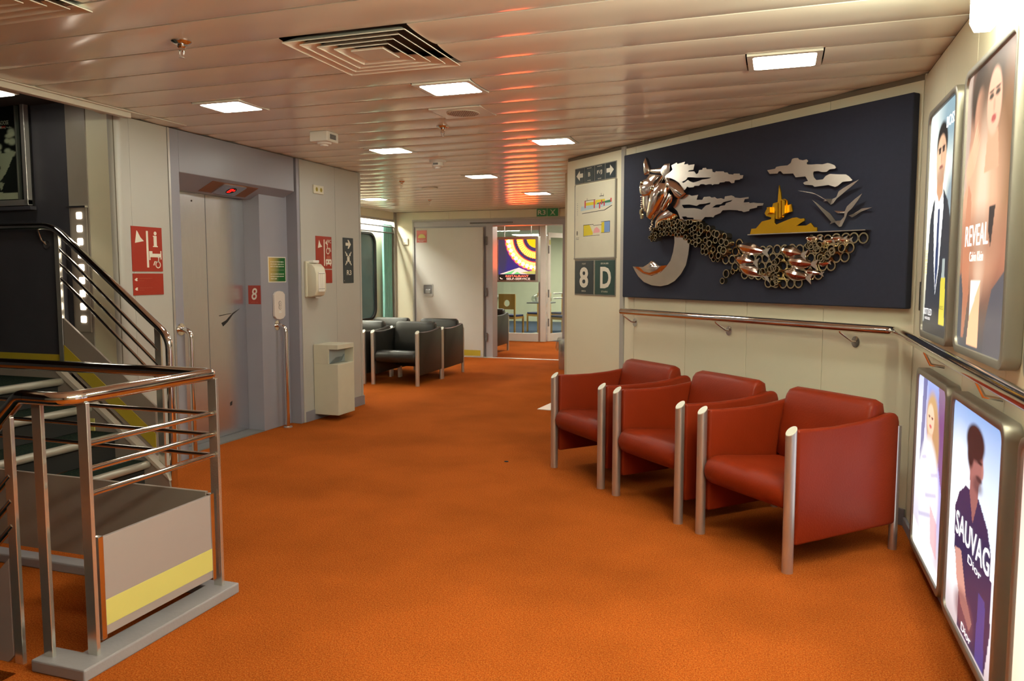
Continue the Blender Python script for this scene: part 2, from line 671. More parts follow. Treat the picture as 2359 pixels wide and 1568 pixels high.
# ---- lift wall (left): backing, panels, corner trims
wl = struct(MB().box(4.262, 4.66, 0, 2.46, -0.3, -0.012).box(6.22, 7.34, 0, 2.46, -0.35, -0.012).box(4.66, 6.22, 2.2, 2.46, -0.35, -0.31),
            'wall_left', 'seam_dark', FL, base=(0, 0, 0))
for a, b in ((4.262, 4.612), (6.295, 6.862), (6.866, 7.328)):
    MB().box(a, b, 0.0, 2.455, -0.012, 0.0).part('wall_panel', 'panel_white', wl, bev=0.0015)
MB().box(4.614, 4.634, 0, 2.455, -0.012, 0.006).part('edge_strip', 'alu', wl, bev=0.002)
MB().box(6.25, 6.292, 0, 2.455, -0.012, 0.008).part('edge_strip', 'panel_white', wl, bev=0.004)
MB().box(7.33, 7.362, 0, 2.455, -0.35, 0.006).part('edge_strip', 'panel_white', wl, bev=0.004)
struct(MB().box(-6.4, -4.55, 7.26, 7.36, 0, 2.46), 'wall_lounge', 'panel_white')
struct(MB().box(6.27, 7.375, 0, 0.1, 0.0, 0.012).box(7.362, 7.375, 0, 0.1, -0.35, 0.012), 'baseboard_left', 'base_grey', FL, bev=0.002)

# ---- stairwell wall
ws = struct(MB().box(-7.0, -4.22, -1.5, 2.9, -0.3, -0.012), 'wall_stairwell', 'seam_dark', FS, base=(-4.6, 0, 0))
MB().box(-7.0, -4.622, -1.5, 2.9, -0.012, 0).part('dark_panel', 'dark_wall', ws)
MB().box(-4.62, -4.445, -1.5, 2.9, -0.012, 0.004).part('light_pilaster', 'pilaster_grey', ws, bev=0.003)
MB().box(-4.443, -4.26, -1.5, 2.9, -0.012, 0).part('wall_panel', 'panel_cream', ws)
cr = [(-4.26, 0.0)] + [(-4.26 + 0.06 * math.sin(rad(t)), -0.06 + 0.06 * math.cos(rad(t))) for t in range(0, 91, 15)] + [(-4.2, -0.12), (-4.24, -0.12), (-4.26, -0.04)]
MB().loft([[(x, y, z) for x, z in cr] for y in (0, 2.46)]).part('corner_post', 'panel_white', ws, smooth=40)
# low dark wall with the yellow stripe, along the landing
wq = struct(MB().box(-7.0, -4.665, 0.80, 1.70, 0.004, 0.075), 'wall_landing', 'dark_wall', FS)
MB().box(-7.0, -4.665, 0.695, 0.80, 0.004, 0.07).part('skirting', 'stair_grey', wq)
MB().box(-7.0, -4.665, 0.80, 0.846, 0.074, 0.078).part('yellow_stripe', 'stripe_dark_yellow', wq)
struct(MB().box(-7.0, -6.9, -3.2, 4.2, -1.5, 2.9), 'wall_stair_end', 'dark_wall')
struct(MB().box(-7.0, -4.1, -3.2, 4.3, 2.66, 2.72), 'ceiling_stairwell', 'ceiling_trim')
ft = struct(MB().box(-4.1, -4.05, -3.2, 4.139, 2.42, 2.66), 'trim_2', 'ceiling_trim', bev=0.004)
MB().box(-4.045, -4.025, -3.2, 4.62, 2.452, 2.459).part('trim_lip', 'ceiling_trim', ft)

# ---- diagonal wall with cream panels
wd = struct(MB().box(-3.5, 0.1, 0, 2.46, -0.2, -0.012), 'wall_right', 'seam_dark', FD, base=(0, 0, 0))
for a, b in ((-0.598, -0.002), (-1.228, -0.602), (-1.848, -1.232), (-2.478, -1.852), (-2.612, -2.482)):
    MB().box(a, b, 0.0, 2.43, -0.012, 0.0).part('wall_panel', 'panel_cream', wd, bev=0.0015)
MB().box(-2.665, -2.615, 0, 2.45, -0.012, 0.012).part('corner_post', 'panel_white', wd, bev=0.004)
MB().box(-3.498, -2.668, 0, 2.43, -0.012, 0.006).part('wall_panel', 'panel_cream', wd, bev=0.0015)
MB().box(-3.5, -0.0, 2.432, 2.459, -0.012, -0.004).part('shadow_gap', 'seam_dark', wd)
struct(MB().box(-3.5, 0.0, 0, 0.095, 0.0062, 0.016), 'baseboard_right', 'base_grey', FD, bev=0.003)

# ---- advert wall
wa = struct(MB().box(-4.74, 3.0, 0, 2.46, -0.2, -0.012), 'wall_adverts', 'seam_dark', FA, base=(0, 0, 0))
xx = -4.70
MB().box(-4.728, -4.704, 0, 2.455, -0.012, 0.0).part('edge_strip', 'panel_cream', wa)
for wdt in (0.56, 0.62, 0.62, 0.62, 0.62, 0.62, 0.62, 0.62, 0.62, 0.62, 0.62):
    MB().box(xx + 0.002, xx + wdt - 0.002, 0, 2.44, -0.012, 0.0).part('wall_panel', 'panel_cream', wa, bev=0.0015)
    xx += wdt
struct(MB().box(-4.71, 3.0, 0, 0.055, 0.0, 0.018), 'baseboard_adverts', 'base_grey', FA, bev=0.003)

# ---- wall behind the camera and beyond the diagonal wall
struct(MB().box(-7.0, 0.9, -3.3, -3.2, 0, 2.66), 'wall_back', 'panel_white')
wr = struct(MB().box(-2.16, -1.6, 8.1, 12.25, 0, 2.46), 'wall_passage', 'panel_cream')
struct(MB().box(-1.85, -1.6, 7.14, 8.1, 0, 2.46), 'wall_recess', 'panel_cream')

# ---- far wall with the doorway
wf = struct(MB().box(-6.3, -4.56, 0, 2.46, -0.22, -0.012).box(-3.27, -2.1, 0, 2.46, -0.22, -0.012).box(-4.56, -3.27, 2.21, 2.46, -0.22, -0.012),
            'wall_far', 'seam_dark', FF, base=(-4.5, 0, 0))
MB().box(-6.3, -5.96, 0, 2.455, -0.012, 0).part('wall_panel', 'panel_cream', wf)
for a, b in ((-5.956, -5.30), (-5.296, -4.55), (-4.546, -3.75), (-3.746, -3.2), (-3.196, -2.16)):
    MB().box(a, b, 2.325, 2.455, -0.012, 0).part('wall_panel', 'panel_cream', wf, bev=0.0015)
MB().box(-3.2, -2.16, 0, 2.32, -0.012, 0).part('wall_panel', 'panel_cream', wf)
MB().box(-5.97, -2.9, 2.292, 2.322, -0.012, 0.03).part('head_trim', 'panel_white', wf, bev=0.003)
MB().box(-5.97, -5.94, 0, 2.292, -0.012, 0.03).part('side_trim', 'panel_white', wf, bev=0.003)
d2 = empty('door_2', None, None, (-3.9, 0, 0), FF, kind='structure')
MB().box(-5.94, -3.2, 2.2, 2.292, -0.2, 0.02).part('frame_head', 'door_frame', d2, bev=0.003)
MB().box(-4.62, -4.5, 0, 2.2, -0.2, 0.03).part('frame_jamb', 'door_frame', d2, bev=0.003)
MB().box(-3.3, -3.2, 0, 2.2, -0.2, 0.03).part('frame_jamb', 'door_frame', d2, bev=0.003)
MB().box(-5.94, -4.62, 0, 2.2, -0.012, 0.0).part('leaf_recess', 'door_frame', d2)
for zc in (0.35, 1.1, 1.95):
    MB().cyl((-4.605, zc - 0.07, 0.055), (-4.605, zc + 0.07, 0.055), 0.016, 12).part('hinge', 'seal_grey', d2, smooth=40)
MB().box(-4.9, -4.15, 2.235, 2.26, 0.02, 0.045).part('door_closer', 'seal_grey', d2, bev=0.003)

# ---- window wall at the far left of the lounge
ww = struct(MB().box(7.36, 7.5, 0, 2.46, -0.3, 0).box(7.5, 12.25, 0, 2.46, -0.3, -0.11), 'wall_window', 'panel_cream', FW, base=(11, 0, 0))
MB().box(7.5, 12.17, 2.33, 2.459, -0.02, 0.0).part('pelmet', 'panel_cream', ww, bev=0.003)
MB().box(7.5, 12.17, 2.29, 2.33, -0.02, 0.004).part('pelmet_edge', 'panel_white', ww, bev=0.003)
MB().box(12.17, 12.245, 0, 2.459, -0.11, 0.02).part('corner_post', 'pilaster_grey', ww, bev=0.004)
w1 = empty('window_1', None, None, (10.9, 0.7, -0.11), FW, kind='structure')
MB().prism(rrect(10.3, 11.68, 0.64, 2.09, 0.2), -0.11, -0.07, holes=[rrect(10.34, 11.64, 0.68, 2.05, 0.17)]).part('window_frame', 'rubber', w1, bev=0.004)
MB().prism(rrect(10.33, 11.65, 0.67, 2.06, 0.18), -0.108, -0.1).part('pane', 'window_night', w1)
for zc in (2.20, 2.10):
    MB().cyl((7.5, zc, 0.004), (12.16, zc, 0.004), 0.011, 10).part('curtain_rail', 'seal_grey', ww, smooth=40)

# ================================================================== ceiling fittings
GL = 'recessed ceiling lamps'
LLAB = {(0, -3.33): 'square lit ceiling lamp above the stair railing, nearest the lift doors',
        (0, -1.81): 'square lit ceiling lamp between the air diffuser and the round loudspeaker',
        (0, 0.0): 'square lit ceiling lamp above the three red armchairs',
        (6, -3.2): 'square lit ceiling lamp just beyond the boxy white smoke detector',
        (6, -1.74): 'square lit ceiling lamp in front of the deck plan signs',
        (12, -3.1): 'square lit ceiling lamp in the passage beyond the round smoke detector',
        (18, -5.48): 'small far square ceiling lamp near the curtained window',
        (18, -3.04): 'small far square ceiling lamp near the green R3 sign',
        (12, -5.2): 'added unseen square lamp brightening the black armchairs, behind the lift wall'}  # last one is an added lamp, out of view, to light the lounge nook
for k, xs in LIGHTS.items():
    for x in xs:
        yc = row_y(k) + PITCH / 2
        lab = LLAB.get((k, x)) or ('square lit ceiling lamp over the photographer, by the advert wall' if k == -6 else 'square lit ceiling lamp behind the photographer, by the advert wall')
        t = empty('ceiling_lamp', lab, 'lamp', (x, yc, CZ), group=GL)
        f = MB().prism([(x - 0.175, yc - 0.155), (x + 0.175, yc - 0.155), (x + 0.175, yc + 0.155), (x - 0.175, yc + 0.155)], CZ - 0.002, CZ + 0.03,
                       holes=[rrect(x - 0.148, x + 0.148, yc - 0.125, yc + 0.125, 0.02, 3)]).part('lamp_frame', 'ceiling_paint', t)
        MB().prism(rrect(x - 0.147, x + 0.147, yc - 0.124, yc + 0.124, 0.02, 3), CZ - 0.001, CZ + 0.012).part('diffuser', 'lamp_white', t)
        MB().box(x - 0.17, x + 0.17, yc - 0.15, yc + 0.15, CZ + 0.03, CZ + 0.09).part('housing', 'plenum', t)


def vent(x0, x1, y0, y1, label):
    t = empty('air_diffuser', label, 'vent', ((x0 + x1) / 2, (y0 + y1) / 2, CZ), group='ceiling air diffusers')
    MB().box(x0 + 0.02, x1 - 0.02, y0 + 0.02, y1 - 0.02, CZ + 0.07, CZ + 0.08).part('duct_back', 'black', t)
    for i in range(5):
        a = i * 0.056
        if x1 - x0 - 2 * a < 0.1:
            break
        zz = CZ - 0.012
        o = [(x0 + a, y0 + a), (x1 - a, y0 + a), (x1 - a, y1 - a), (x0 + a, y1 - a)]
        b = a + (0.05 if i == 0 else 0.042)
        q = [(x0 + b, y0 + b), (x1 - b, y0 + b), (x1 - b, y1 - b), (x0 + b, y1 - b)]
        h = 0.0 if i == 0 else 0.004
        mb = MB()
        if i < 4:
            rings = [[(x, y, zz + 0.004) for x, y in o], [(x, y, zz) for x, y in o], [(x, y, zz + 0.03) for x, y in q], [(x, y, zz + 0.035) for x, y in q], [(x, y, zz + 0.004) for x, y in o]]
            mb.loft(rings, caps=False)
            mb.part('louvre_ring' if i else 'outer_frame', 'ceiling_paint', t)
        else:
            mb.box(o[0][0], o[1][0], o[0][1], o[2][1], zz, zz + 0.012).part('centre_plate', 'ceiling_paint', t, bev=0.003)


vent(-2.17, -1.55, 3.12, 3.74, 'square louvred air diffuser in the middle of the ceiling')
vent(-3.26, -2.64, 1.9, 2.52, 'corner of a square air diffuser at the top left of the ceiling')

# ceiling loudspeaker
t = empty('ceiling_loudspeaker', 'round perforated ceiling loudspeaker behind the middle lamp', 'loudspeaker', (-2.0, 4.87, CZ))
MB().box(-2.18, -1.82, 4.715, 5.025, CZ, CZ + 0.02).part('mounting_plate', 'ceiling_paint', t, bev=0.002)
MB().disc(-2.0, 4.87, 0.11, CZ - 0.006, CZ, 32).part('grille', 'ceiling_trim', t, bev=0.003)
mbd = MB()
for i in range(-6, 7):
    for j in range(-6, 7):
        px_, py_ = (i + 0.5 * (j % 2)) * 0.0155, j * 0.0135
        if px_ * px_ + py_ * py_ < 0.0092:
            mbd.disc(-2.0 + px_, 4.87 + py_, 0.0042, CZ - 0.0066, CZ - 0.006, 5)
mbd.part('grille_holes', 'seal_grey', t, kind='stuff')
MB().disc(-4.1, 8.9, 0.1, CZ - 0.006, CZ, 24).thing('ceiling_speaker_grille', 'ceiling_trim', 'faint round loudspeaker grille far along the passage ceiling', 'loudspeaker')


def sprinkler(x, y, lab, s=1.0):
    t = empty('sprinkler', lab, 'sprinkler', (x, y, CZ), group='ceiling sprinklers')
    MB().lathe((x, y, CZ), [(0.045 * s, 0.0), (0.045 * s, -0.004), (0.03 * s, -0.016), (0.02 * s, -0.018)], n=18).part('escutcheon', 'chrome', t, smooth=40)
    MB().lathe((x, y, CZ), [(0.016 * s, -0.016), (0.019 * s, -0.026), (0.013 * s, -0.032), (0.016 * s, -0.044), (0.008 * s, -0.048)], n=12).part('nozzle', 'chrome', t, smooth=40)
    MB().tube([(x - 0.012, y, CZ - 0.044), (x - 0.011, y, CZ - 0.06), (x, y, CZ - 0.072), (x + 0.011, y, CZ - 0.06), (x + 0.012, y, CZ - 0.044)], 0.0025, 6).part('yoke', 'alu', t)
    MB().disc(x, y, 0.013, CZ - 0.076, CZ - 0.073, 10).part('deflector', 'alu', t)


sprinkler(-2.61, 2.98, 'large metal sprinkler head at the upper left of the ceiling')
sprinkler(-2.31, 5.24, 'metal sprinkler head just behind the round ceiling loudspeaker')
sprinkler(-4.11, 8.15, 'small sprinkler head beyond the lift wall corner', 0.9)
sprinkler(-4.76, 10.31, 'tiny farthest sprinkler head near the far door', 0.9)

# boxy smoke detector
t = empty('smoke_detector', 'boxy white smoke detector with a small label near the lift', 'smoke detector', (-3.27, 5.2, CZ))
MB().box(-3.34, -3.19, 5.12, 5.28, CZ - 0.075, CZ).part('base_box', 'plastic_white', t, bev=0.006)
MB().lathe((-3.265, 5.2, CZ - 0.075), [(0.055, 0), (0.05, -0.012), (0.032, -0.016), (0.03, -0.026), (0.012, -0.03)], n=20).part('sensor_head', 'plastic_white', t, smooth=40)
MB().box(-3.188, -3.1865, 5.16, 5.24, CZ - 0.055, CZ - 0.02).part('label_plate', 'seal_grey', t)
t = empty('smoke_detector', 'round white smoke detector in the middle of the passage ceiling', 'smoke detector', (-3.05, 6.8, CZ))
MB().lathe((-3.05, 6.8, CZ), [(0.08, 0), (0.08, -0.01), (0.072, -0.02)], n=24).part('base_plate', 'plastic_white', t, smooth=40)
MB().lathe((-3.05, 6.8, CZ), [(0.055, -0.02), (0.055, -0.05), (0.045, -0.06), (0.03, -0.062), (0.028, -0.075), (0.01, -0.078)], n=20).part('sensor_head', 'plastic_white', t, smooth=40)
MB().box(-3.075, -3.025, 6.744, 6.747, CZ - 0.045, CZ - 0.028).part('label_plate', 'seal_grey', t)

# stairwell lamp and the fluorescent wall lamp over the adverts
t = empty('stairwell_lamp', 'bright square lamp at the left edge above the dark poster', 'lamp', (-4.78, 3.64, 2.53))
MB().box(-4.95, -4.61, 3.48, 3.80, 2.538, 2.66).part('lamp_box', 'ceiling_trim', t, bev=0.003)
MB().box(-4.93, -4.63, 3.5, 3.78, 2.53, 2.538).part('diffuser', 'lamp_stair', t)
t = empty('tube_lamp', 'long fluorescent wall lamp at the top right above the advert boxes', 'lamp', (-1.8, 2.22, 0), FA)
MB().box(-3.1, -0.5, 2.25, 2.38, 0.0, 0.05).part('lamp_body', 'frame_alu', t, bev=0.004)
MB().loft([[(x, 2.22, 0.052), (x, 2.22, 0.1), (x, 2.25, 0.115), (x, 2.38, 0.115), (x, 2.38, 0.052)] for x in (-3.1, -0.5)]).part('diffuser', 'lamp_tube', t)
MB().disc(-2.6, 2.249, 0.012, 0.02, 0.03, 10).part('red_button', 'sign_red', t)


# ================================================================== lift
t = empty('elevator', 'grey lift entrance with brushed steel doors and a sloping header', 'elevator', (5.3, 0, 0), FL)
# frame: front faces and reveal of the doorway (door plane 0.25 m behind the wall plane)
MB().box(4.64, 4.725, 0, 2.455, -0.3, 0.0).part('frame_post', 'lift_paint', t, bev=0.003)
MB().box(5.80, 6.205, 0, 2.455, -0.3, -0.11).part('frame_post', 'lift_paint', t, bev=0.003)
MB().box(6.205, 6.248, 0, 2.455, -0.3, 0.002).part('frame_edge', 'lift_paint', t, bev=0.003)
hd = MB().loft([[(x, 2.15, 0.0), (x, 2.455, 0.0), (x, 2.455, -0.25), (x, 2.05, -0.25), (x, 2.05, -0.2)] for x in (4.725, 6.17)]).part('header', 'lift_paint', t, bev=0.004)
MB().box(4.73, 6.2, 2.16, 2.455, -0.3, -0.105).part('header_back', 'lift_paint', t)
for a, b, zo in ((4.73, 5.30, -0.262), (5.296, 5.80, -0.275)):
    MB().box(a, b, 0.012, 2.06, zo - 0.03, zo).part('door_leaf', 'steel_brushed', t, bev=0.002)
MB().box(5.297, 5.303, 0.012, 2.06, -0.266, -0.2605).part('door_seam', 'seal_grey', t)
MB().box(4.725, 5.80, 0.0, 0.01, -0.3, -0.11).part('door_sill', 'seal_grey', t)
# scuffs on the right leaf
for pl_ in ([(5.47, 0.985), (5.53, 1.005), (5.62, 1.065), (5.72, 1.10), (5.62, 1.05), (5.55, 0.99), (5.49, 0.955)], [(5.44, 1.05), (5.6, 1.064), (5.6, 1.06), (5.45, 1.044)], [(5.55, 0.29), (5.58, 0.30), (5.575, 0.265), (5.55, 0.26)]):
    MB().prism(pl_, -0.2745, -0.2741).part('scuff_mark', 'scuff', t)
MB().disc(4.905 + 0.24, 1.985, 0.008, -0.2615, -0.2605, 10).part('door_hole', 'scuff', t)
# indicator set in the sloping underside of the header
sl = Vector((0, 2.05 - 2.15, -0.2)).normalized()
nn = Vector((0, sl.z, -sl.y))
if nn.y > 0:
    nn = -nn


def slope(x, s_, h):
    p = Vector((0, 2.15, 0.0)) + sl * s_ + nn * h
    return (x, p.y, p.z)


def slope_box(x0, x1, s0, s1, h0, h1):
    v = [slope(x, s_, h) for h in (h0, h1) for s_ in (s0, s1) for x in (x0, x1)]
    return MB().add(v, [(0, 1, 3, 2), (4, 6, 7, 5), (0, 4, 5, 1), (1, 5, 7, 3), (3, 7, 6, 2), (2, 6, 4, 0)])


ip = slope_box(5.13, 5.70, 0.04, 0.2, 0.0, 0.003).part('indicator_plate', 'copper', t)
slope_box(5.27, 5.55, 0.05, 0.195, 0.003, 0.012).part('indicator_housing', 'steel_brushed', ip)
rg = [[slope(5.43 + 0.05 * math.cos(2 * math.pi * k / 16), 0.12 + 0.045 * math.sin(2 * math.pi * k / 16), h) for k in range(16)] for h in (0.012, 0.0135)]
MB().loft(rg).part('indicator_window', 'black', ip)


def seg(x0, x1, s0, s1):
    return slope_box(x0, x1, s0, s1, 0.0136, 0.0142)


mb = MB()
for q in ((5.405, 5.43, 0.092, 0.099), (5.405, 5.43, 0.117, 0.124), (5.405, 5.43, 0.142, 0.149), (5.40, 5.407, 0.094, 0.147), (5.428, 5.435, 0.094, 0.147)):
    r_ = seg(*q)
    mb.add(r_.v, r_.f)
mb.part('digit', 'led_red', ip)
MB().loft([[slope(5.444, 0.12, h), slope(5.456, 0.095, h), slope(5.468, 0.12, h)] for h in (0.0136, 0.0142)]).part('arrow', 'led_red', ip)
# deck number plate on the reveal, call panel, notice
FLF = FL @ Matrix.Translation((0, 0, -0.11))
FR = frame((-4.2, 5.80, 0), (1, 0, 0), (0, 0, 1), (0, -1, 0))
t = empty('deck_number_plate', 'small red plate with a white figure 8 beside the lift doors', 'sign', (-0.18, 1.13, 0), FR)
MB().box(-0.245, -0.115, 1.135, 1.30, 0.0, 0.002).part('plate', 'sign_red', t)
text('8', 'sign_white', t, -0.18, 1.225, 0.06, 0.105, 0.003, bold=0.012, shear=0.15)
small_print(t, -0.215, 1.152, 0.07, 0.008, 0.003, 'sign_faint', 2)
t = empty('lift_notice', 'green lift notice with white writing above the call panel', 'notice', (6.04, 1.32, 0), FLF)
MB().box(5.905, 6.172, 1.325, 1.555, 0.0, 0.002).part('border', 'sign_white', t)
ik = Ink(24, 20, 0.247, 0.214)
for k, (a, b) in enumerate(zip(lin((196, 160, 92)), lin((26, 92, 38)))):
    ik.C[..., k] = a + (b - a) * np.clip(ik.U * 1.5 - 0.1 + 0.25 * (1 - ik.V), 0, 1)
ik.build('print_sheet', t, 5.915, 1.333, 0.0025, 'print_plain')
for i, w_ in enumerate((0.2, 0.2, 0.2)):
    small_print(t, 5.938, 1.51 - i * 0.021, w_, 0.0095, 0.003, 'sign_white', 3 + i)
MB().box(5.94, 6.14, 1.4355, 1.437, 0.0026, 0.003).part('rule', 'sign_white', t)
for i, w_ in enumerate((0.2, 0.2, 0.09)):
    small_print(t, 5.938, 1.40 - i * 0.021, w_, 0.0095, 0.003, 'sign_white', 13 + i)
t = empty('call_panel', 'silver lift call panel with two round buttons', 'call panel', (6.04, 0.99, 0), FLF)
o = [(5.96, 1.02), (5.99, 0.995), (6.04, 0.987), (6.09, 0.995), (6.12, 1.02), (6.12, 1.215), (6.09, 1.24), (6.04, 1.248), (5.99, 1.24), (5.96, 1.215)]
MB().prism(o, 0.0, 0.022).part('body', 'panel_silver', t, bev=0.004)
for zc in (1.135, 1.1):
    bt = MB().ring(6.04, zc, 0.021, 0.017, 0.022, 0.0235, 20).part('button_ring', 'seal_grey', t)
    MB().disc(6.04, zc, 0.0165, 0.022, 0.025, 18).part('button', 'panel_silver', t)
    MB().prism([(6.034, zc - 0.004), (6.046, zc - 0.004), (6.04, zc + 0.006)] if zc > 1.11 else [(6.034, zc + 0.004), (6.04, zc - 0.006), (6.046, zc + 0.004)], 0.025, 0.0255).part('arrow', 'seal_grey', t)
MB().box(6.022, 6.058, 1.05, 1.06, 0.022, 0.0235).part('status_light', 'text_white', t)


def grab(yc, top, lab, M):
    t = empty('grab_rail', lab, 'rail', (yc, 0, 0), M, group='bent steel grab rails by the lift')
    MB().tube([(yc, top, 0.004)] + bend((yc, top, 0.004), (yc, top, 0.09), (yc, top - 0.2, 0.09), 0.07) + [(yc, 0.012, 0.09)], 0.019, 14).part('rail', 'chrome', t, smooth=50)
    MB().lathe((yc, top, 0), [(0.045, 0.0), (0.045, 0.005), (0.02, 0.008)], n=20).part('wall_flange', 'chrome', t, smooth=40)
    MB().lathe((yc, 0.0, 0.09), [(0.04, 0.0), (0.04, 0.008), (0.02, 0.012)], axis='y', n=20).part('floor_flange', 'alu', t, smooth=40)


grab(6.02, 0.935, 'steel grab rail right of the lift doors, below the call panel', FLF)
grab(4.685, 0.99, 'steel grab rail left of the lift doors, beside the stair', FL)


# ================================================================== fittings on the white wall
def wheelchair(mb, x, y, s, z):
    mb.disc(x - 0.012 * s, y + 0.085 * s, 0.013 * s, z, z + 0.0005, 12)
    mb.ring(x, y, 0.042 * s, 0.03 * s, z, z + 0.0005, 20)
    mb.prism([(x - 0.02 * s, y + 0.07 * s), (x - 0.004 * s, y + 0.07 * s), (x + 0.002 * s, y + 0.03 * s), (x + 0.045 * s, y + 0.03 * s), (x + 0.06 * s, y - 0.01 * s), (x + 0.075 * s, y - 0.005 * s),
              (x + 0.07 * s, y + 0.01 * s), (x + 0.055 * s, y + 0.042 * s), (x - 0.014 * s, y + 0.042 * s)], z, z + 0.0005)


def mirror_x(mb, c):
    mb.v = [(2 * c - v[0], v[1], v[2]) for v in mb.v]
    return mb


t = empty('direction_sign', 'red sign with information, bed and wheelchair symbols left of the lift', 'sign', (4.49, 1.25, 0), FL @ Matrix.Translation((-0.1, -0.006, 0)))
MB().box(4.345, 4.625, 1.425, 1.735, 0, 0.004).part('plate', 'sign_red', t)
MB().prism([(4.375, 1.62), (4.455, 1.635), (4.425, 1.66), (4.40, 1.70), (4.392, 1.707)], 0.004, 0.0045).part('arrow', 'sign_white', t)
MB().box(4.477, 4.495, 1.452, 1.707, 0.004, 0.0045).part('bar', 'sign_white', t)
mb = MB().disc(4.562, 1.693, 0.0135, 0.004, 0.0045, 14)
mb.prism([(4.54, 1.676), (4.575, 1.676), (4.575, 1.605), (4.583, 1.603), (4.583, 1.597), (4.537, 1.597), (4.537, 1.603), (4.546, 1.605), (4.546, 1.668), (4.54, 1.67)], 0.004, 0.0045)
mb.part('information_symbol', 'sign_white', t)
mb = MB().box(4.5, 4.51, 1.505, 1.567, 0.004, 0.0045).box(4.605, 4.614, 1.51, 1.57, 0.004, 0.0045).box(4.51, 4.605, 1.525, 1.55, 0.004, 0.0045).box(4.51, 4.53, 1.55, 1.567, 0.004, 0.0045)
mb.part('bed_symbol', 'sign_white', t)
mb = MB()
wheelchair(mb, 4.58, 1.472, 0.6, 0.004)
mirror_x(mb, 4.58).part('wheelchair_symbol', 'sign_white', t)
MB().box(4.345, 4.625, 1.26, 1.41, 0, 0.004).part('lower_plate', 'sign_red', t)
for i, zc in enumerate((1.367, 1.302)):
    MB().prism([(4.358, zc), (4.375, zc + 0.012), (4.387, zc + 0.01), (4.38, zc), (4.387, zc - 0.008), (4.372, zc - 0.01)], 0.004, 0.0045).part('marker', 'sign_white', t)
    small_print(t, 4.40, zc + 0.008, 0.12, 0.005, 0.0045, 'sign_faint', 31 + i)
    small_print(t, 4.40, zc - 0.008, 0.045, 0.004, 0.0045, 'sign_faint', 41 + i)

t = empty('wall_socket', 'cream double socket plate high on the white wall', 'socket', (6.56, 2.15, 0), FL)
MB().box(6.475, 6.645, 2.165, 2.245, 0, 0.012).part('plate', 'plastic_cream', t, bev=0.003)
for xc in (6.525, 6.6):
    MB().disc(xc, 2.205, 0.021, 0.0119, 0.0125, 14).part('socket', 'stripe_dark_yellow', t)
    MB().box(xc - 0.004, xc + 0.004, 2.19, 2.22, 0.0125, 0.013).part('socket_slot', 'ink_black', t)

t = empty('toilet_sign', 'red sign with toilet and wheelchair symbols, half behind the dispenser', 'sign', (6.64, 1.3, 0), FL)
MB().box(6.5, 6.78, 1.452, 1.765, 0, 0.004).part('plate', 'sign_red', t)
MB().prism([(6.535, 1.65), (6.61, 1.665), (6.58, 1.69), (6.558, 1.73)], 0.004, 0.0045).part('arrow', 'sign_white', t)
MB().box(6.638, 6.654, 1.48, 1.735, 0.004, 0.0045).part('bar', 'sign_white', t)
text('WC', 'sign_white', t, 6.735, 1.72, 0.07, 0.034, 0.0045, bold=0.01)
MB().prism([(6.665, 1.70), (6.69, 1.73), (6.70, 1.70), (6.69, 1.69)], 0.004, 0.0045).part('baby_symbol', 'sign_white', t)
mb = MB()
wheelchair(mb, 6.71, 1.625, 0.75, 0.004)
mb.part('wheelchair_symbol', 'sign_white', t)
mb = MB().prism(rrect(6.67, 6.77, 1.495, 1.545, 0.008, 3), 0.004, 0.0045, holes=[[(6.685, 1.51), (6.702, 1.51), (6.702, 1.53), (6.685, 1.53)], [(6.735, 1.51), (6.752, 1.51), (6.752, 1.53), (6.735, 1.53)]])
mb.box(6.678, 6.69, 1.48, 1.497, 0.004, 0.0045).box(6.748, 6.76, 1.48, 1.497, 0.004, 0.0045).part('car_symbol', 'sign_white', t)
MB().prism([(6.68, 1.548), (6.692, 1.578), (6.75, 1.578), (6.762, 1.548)], 0.004, 0.0043).part('car_cabin', 'sign_faint', t)
MB().box(6.5, 6.78, 1.312, 1.442, 0, 0.004).part('lower_plate', 'sign_red', t)

t = empty('assembly_sign', 'tall slate sign with arrow, assembly point symbol and R3', 'sign', (7.09, 1.3, 0), FL)
MB().box(6.995, 7.195, 1.308, 1.77, 0, 0.004).part('plate', 'sign_slate', t)
MB().prism([(7.045, 1.69), (7.1, 1.69), (7.085, 1.66), (7.105, 1.66), (7.15, 1.705), (7.105, 1.75), (7.085, 1.75), (7.1, 1.72), (7.045, 1.72)], 0.004, 0.0045).part('arrow', 'sign_white', t)


def assembly(t, cx, cy, s, z, m):
    for sx in (-1, 1):
        for sy in (-1, 1):
            P = [(0.02, 0.03), (0.03, 0.02), (0.055, 0.05), (0.066, 0.04), (0.068, 0.072), (0.036, 0.07), (0.047, 0.06)]
            P = [(0.075 - p[0] + 0.015, 0.085 - p[1] + 0.015) for p in P]
            MB().prism([(cx + sx * p[0] * s, cy + sy * p[1] * s) for p in P], z, z + 0.0005).part('corner_arrow', m, t)
    mb = MB()
    for dx, dy, k in ((-0.018, 0.0, 0.8), (0.018, 0.0, 0.8), (0, -0.01, 1.0)):
        mb.disc(cx + dx * s, cy + (dy + 0.03) * s, 0.009 * k * s, z, z + 0.0005, 10)
        mb.box(cx + (dx - 0.01 * k) * s, cx + (dx + 0.01 * k) * s, cy + (dy - 0.03) * s, cy + (dy + 0.02) * s, z, z + 0.0005)
    mb.part('people_symbol', m, t)


assembly(t, 7.095, 1.56, 0.9, 0.004, 'sign_white')
text('R3', 'sign_white', t, 7.105, 1.415, 0.09, 0.05, 0.0045, bold=0.015)
text('4', 'sign_white', t, 7.01, 1.332, 0.01, 0.014, 0.0045)

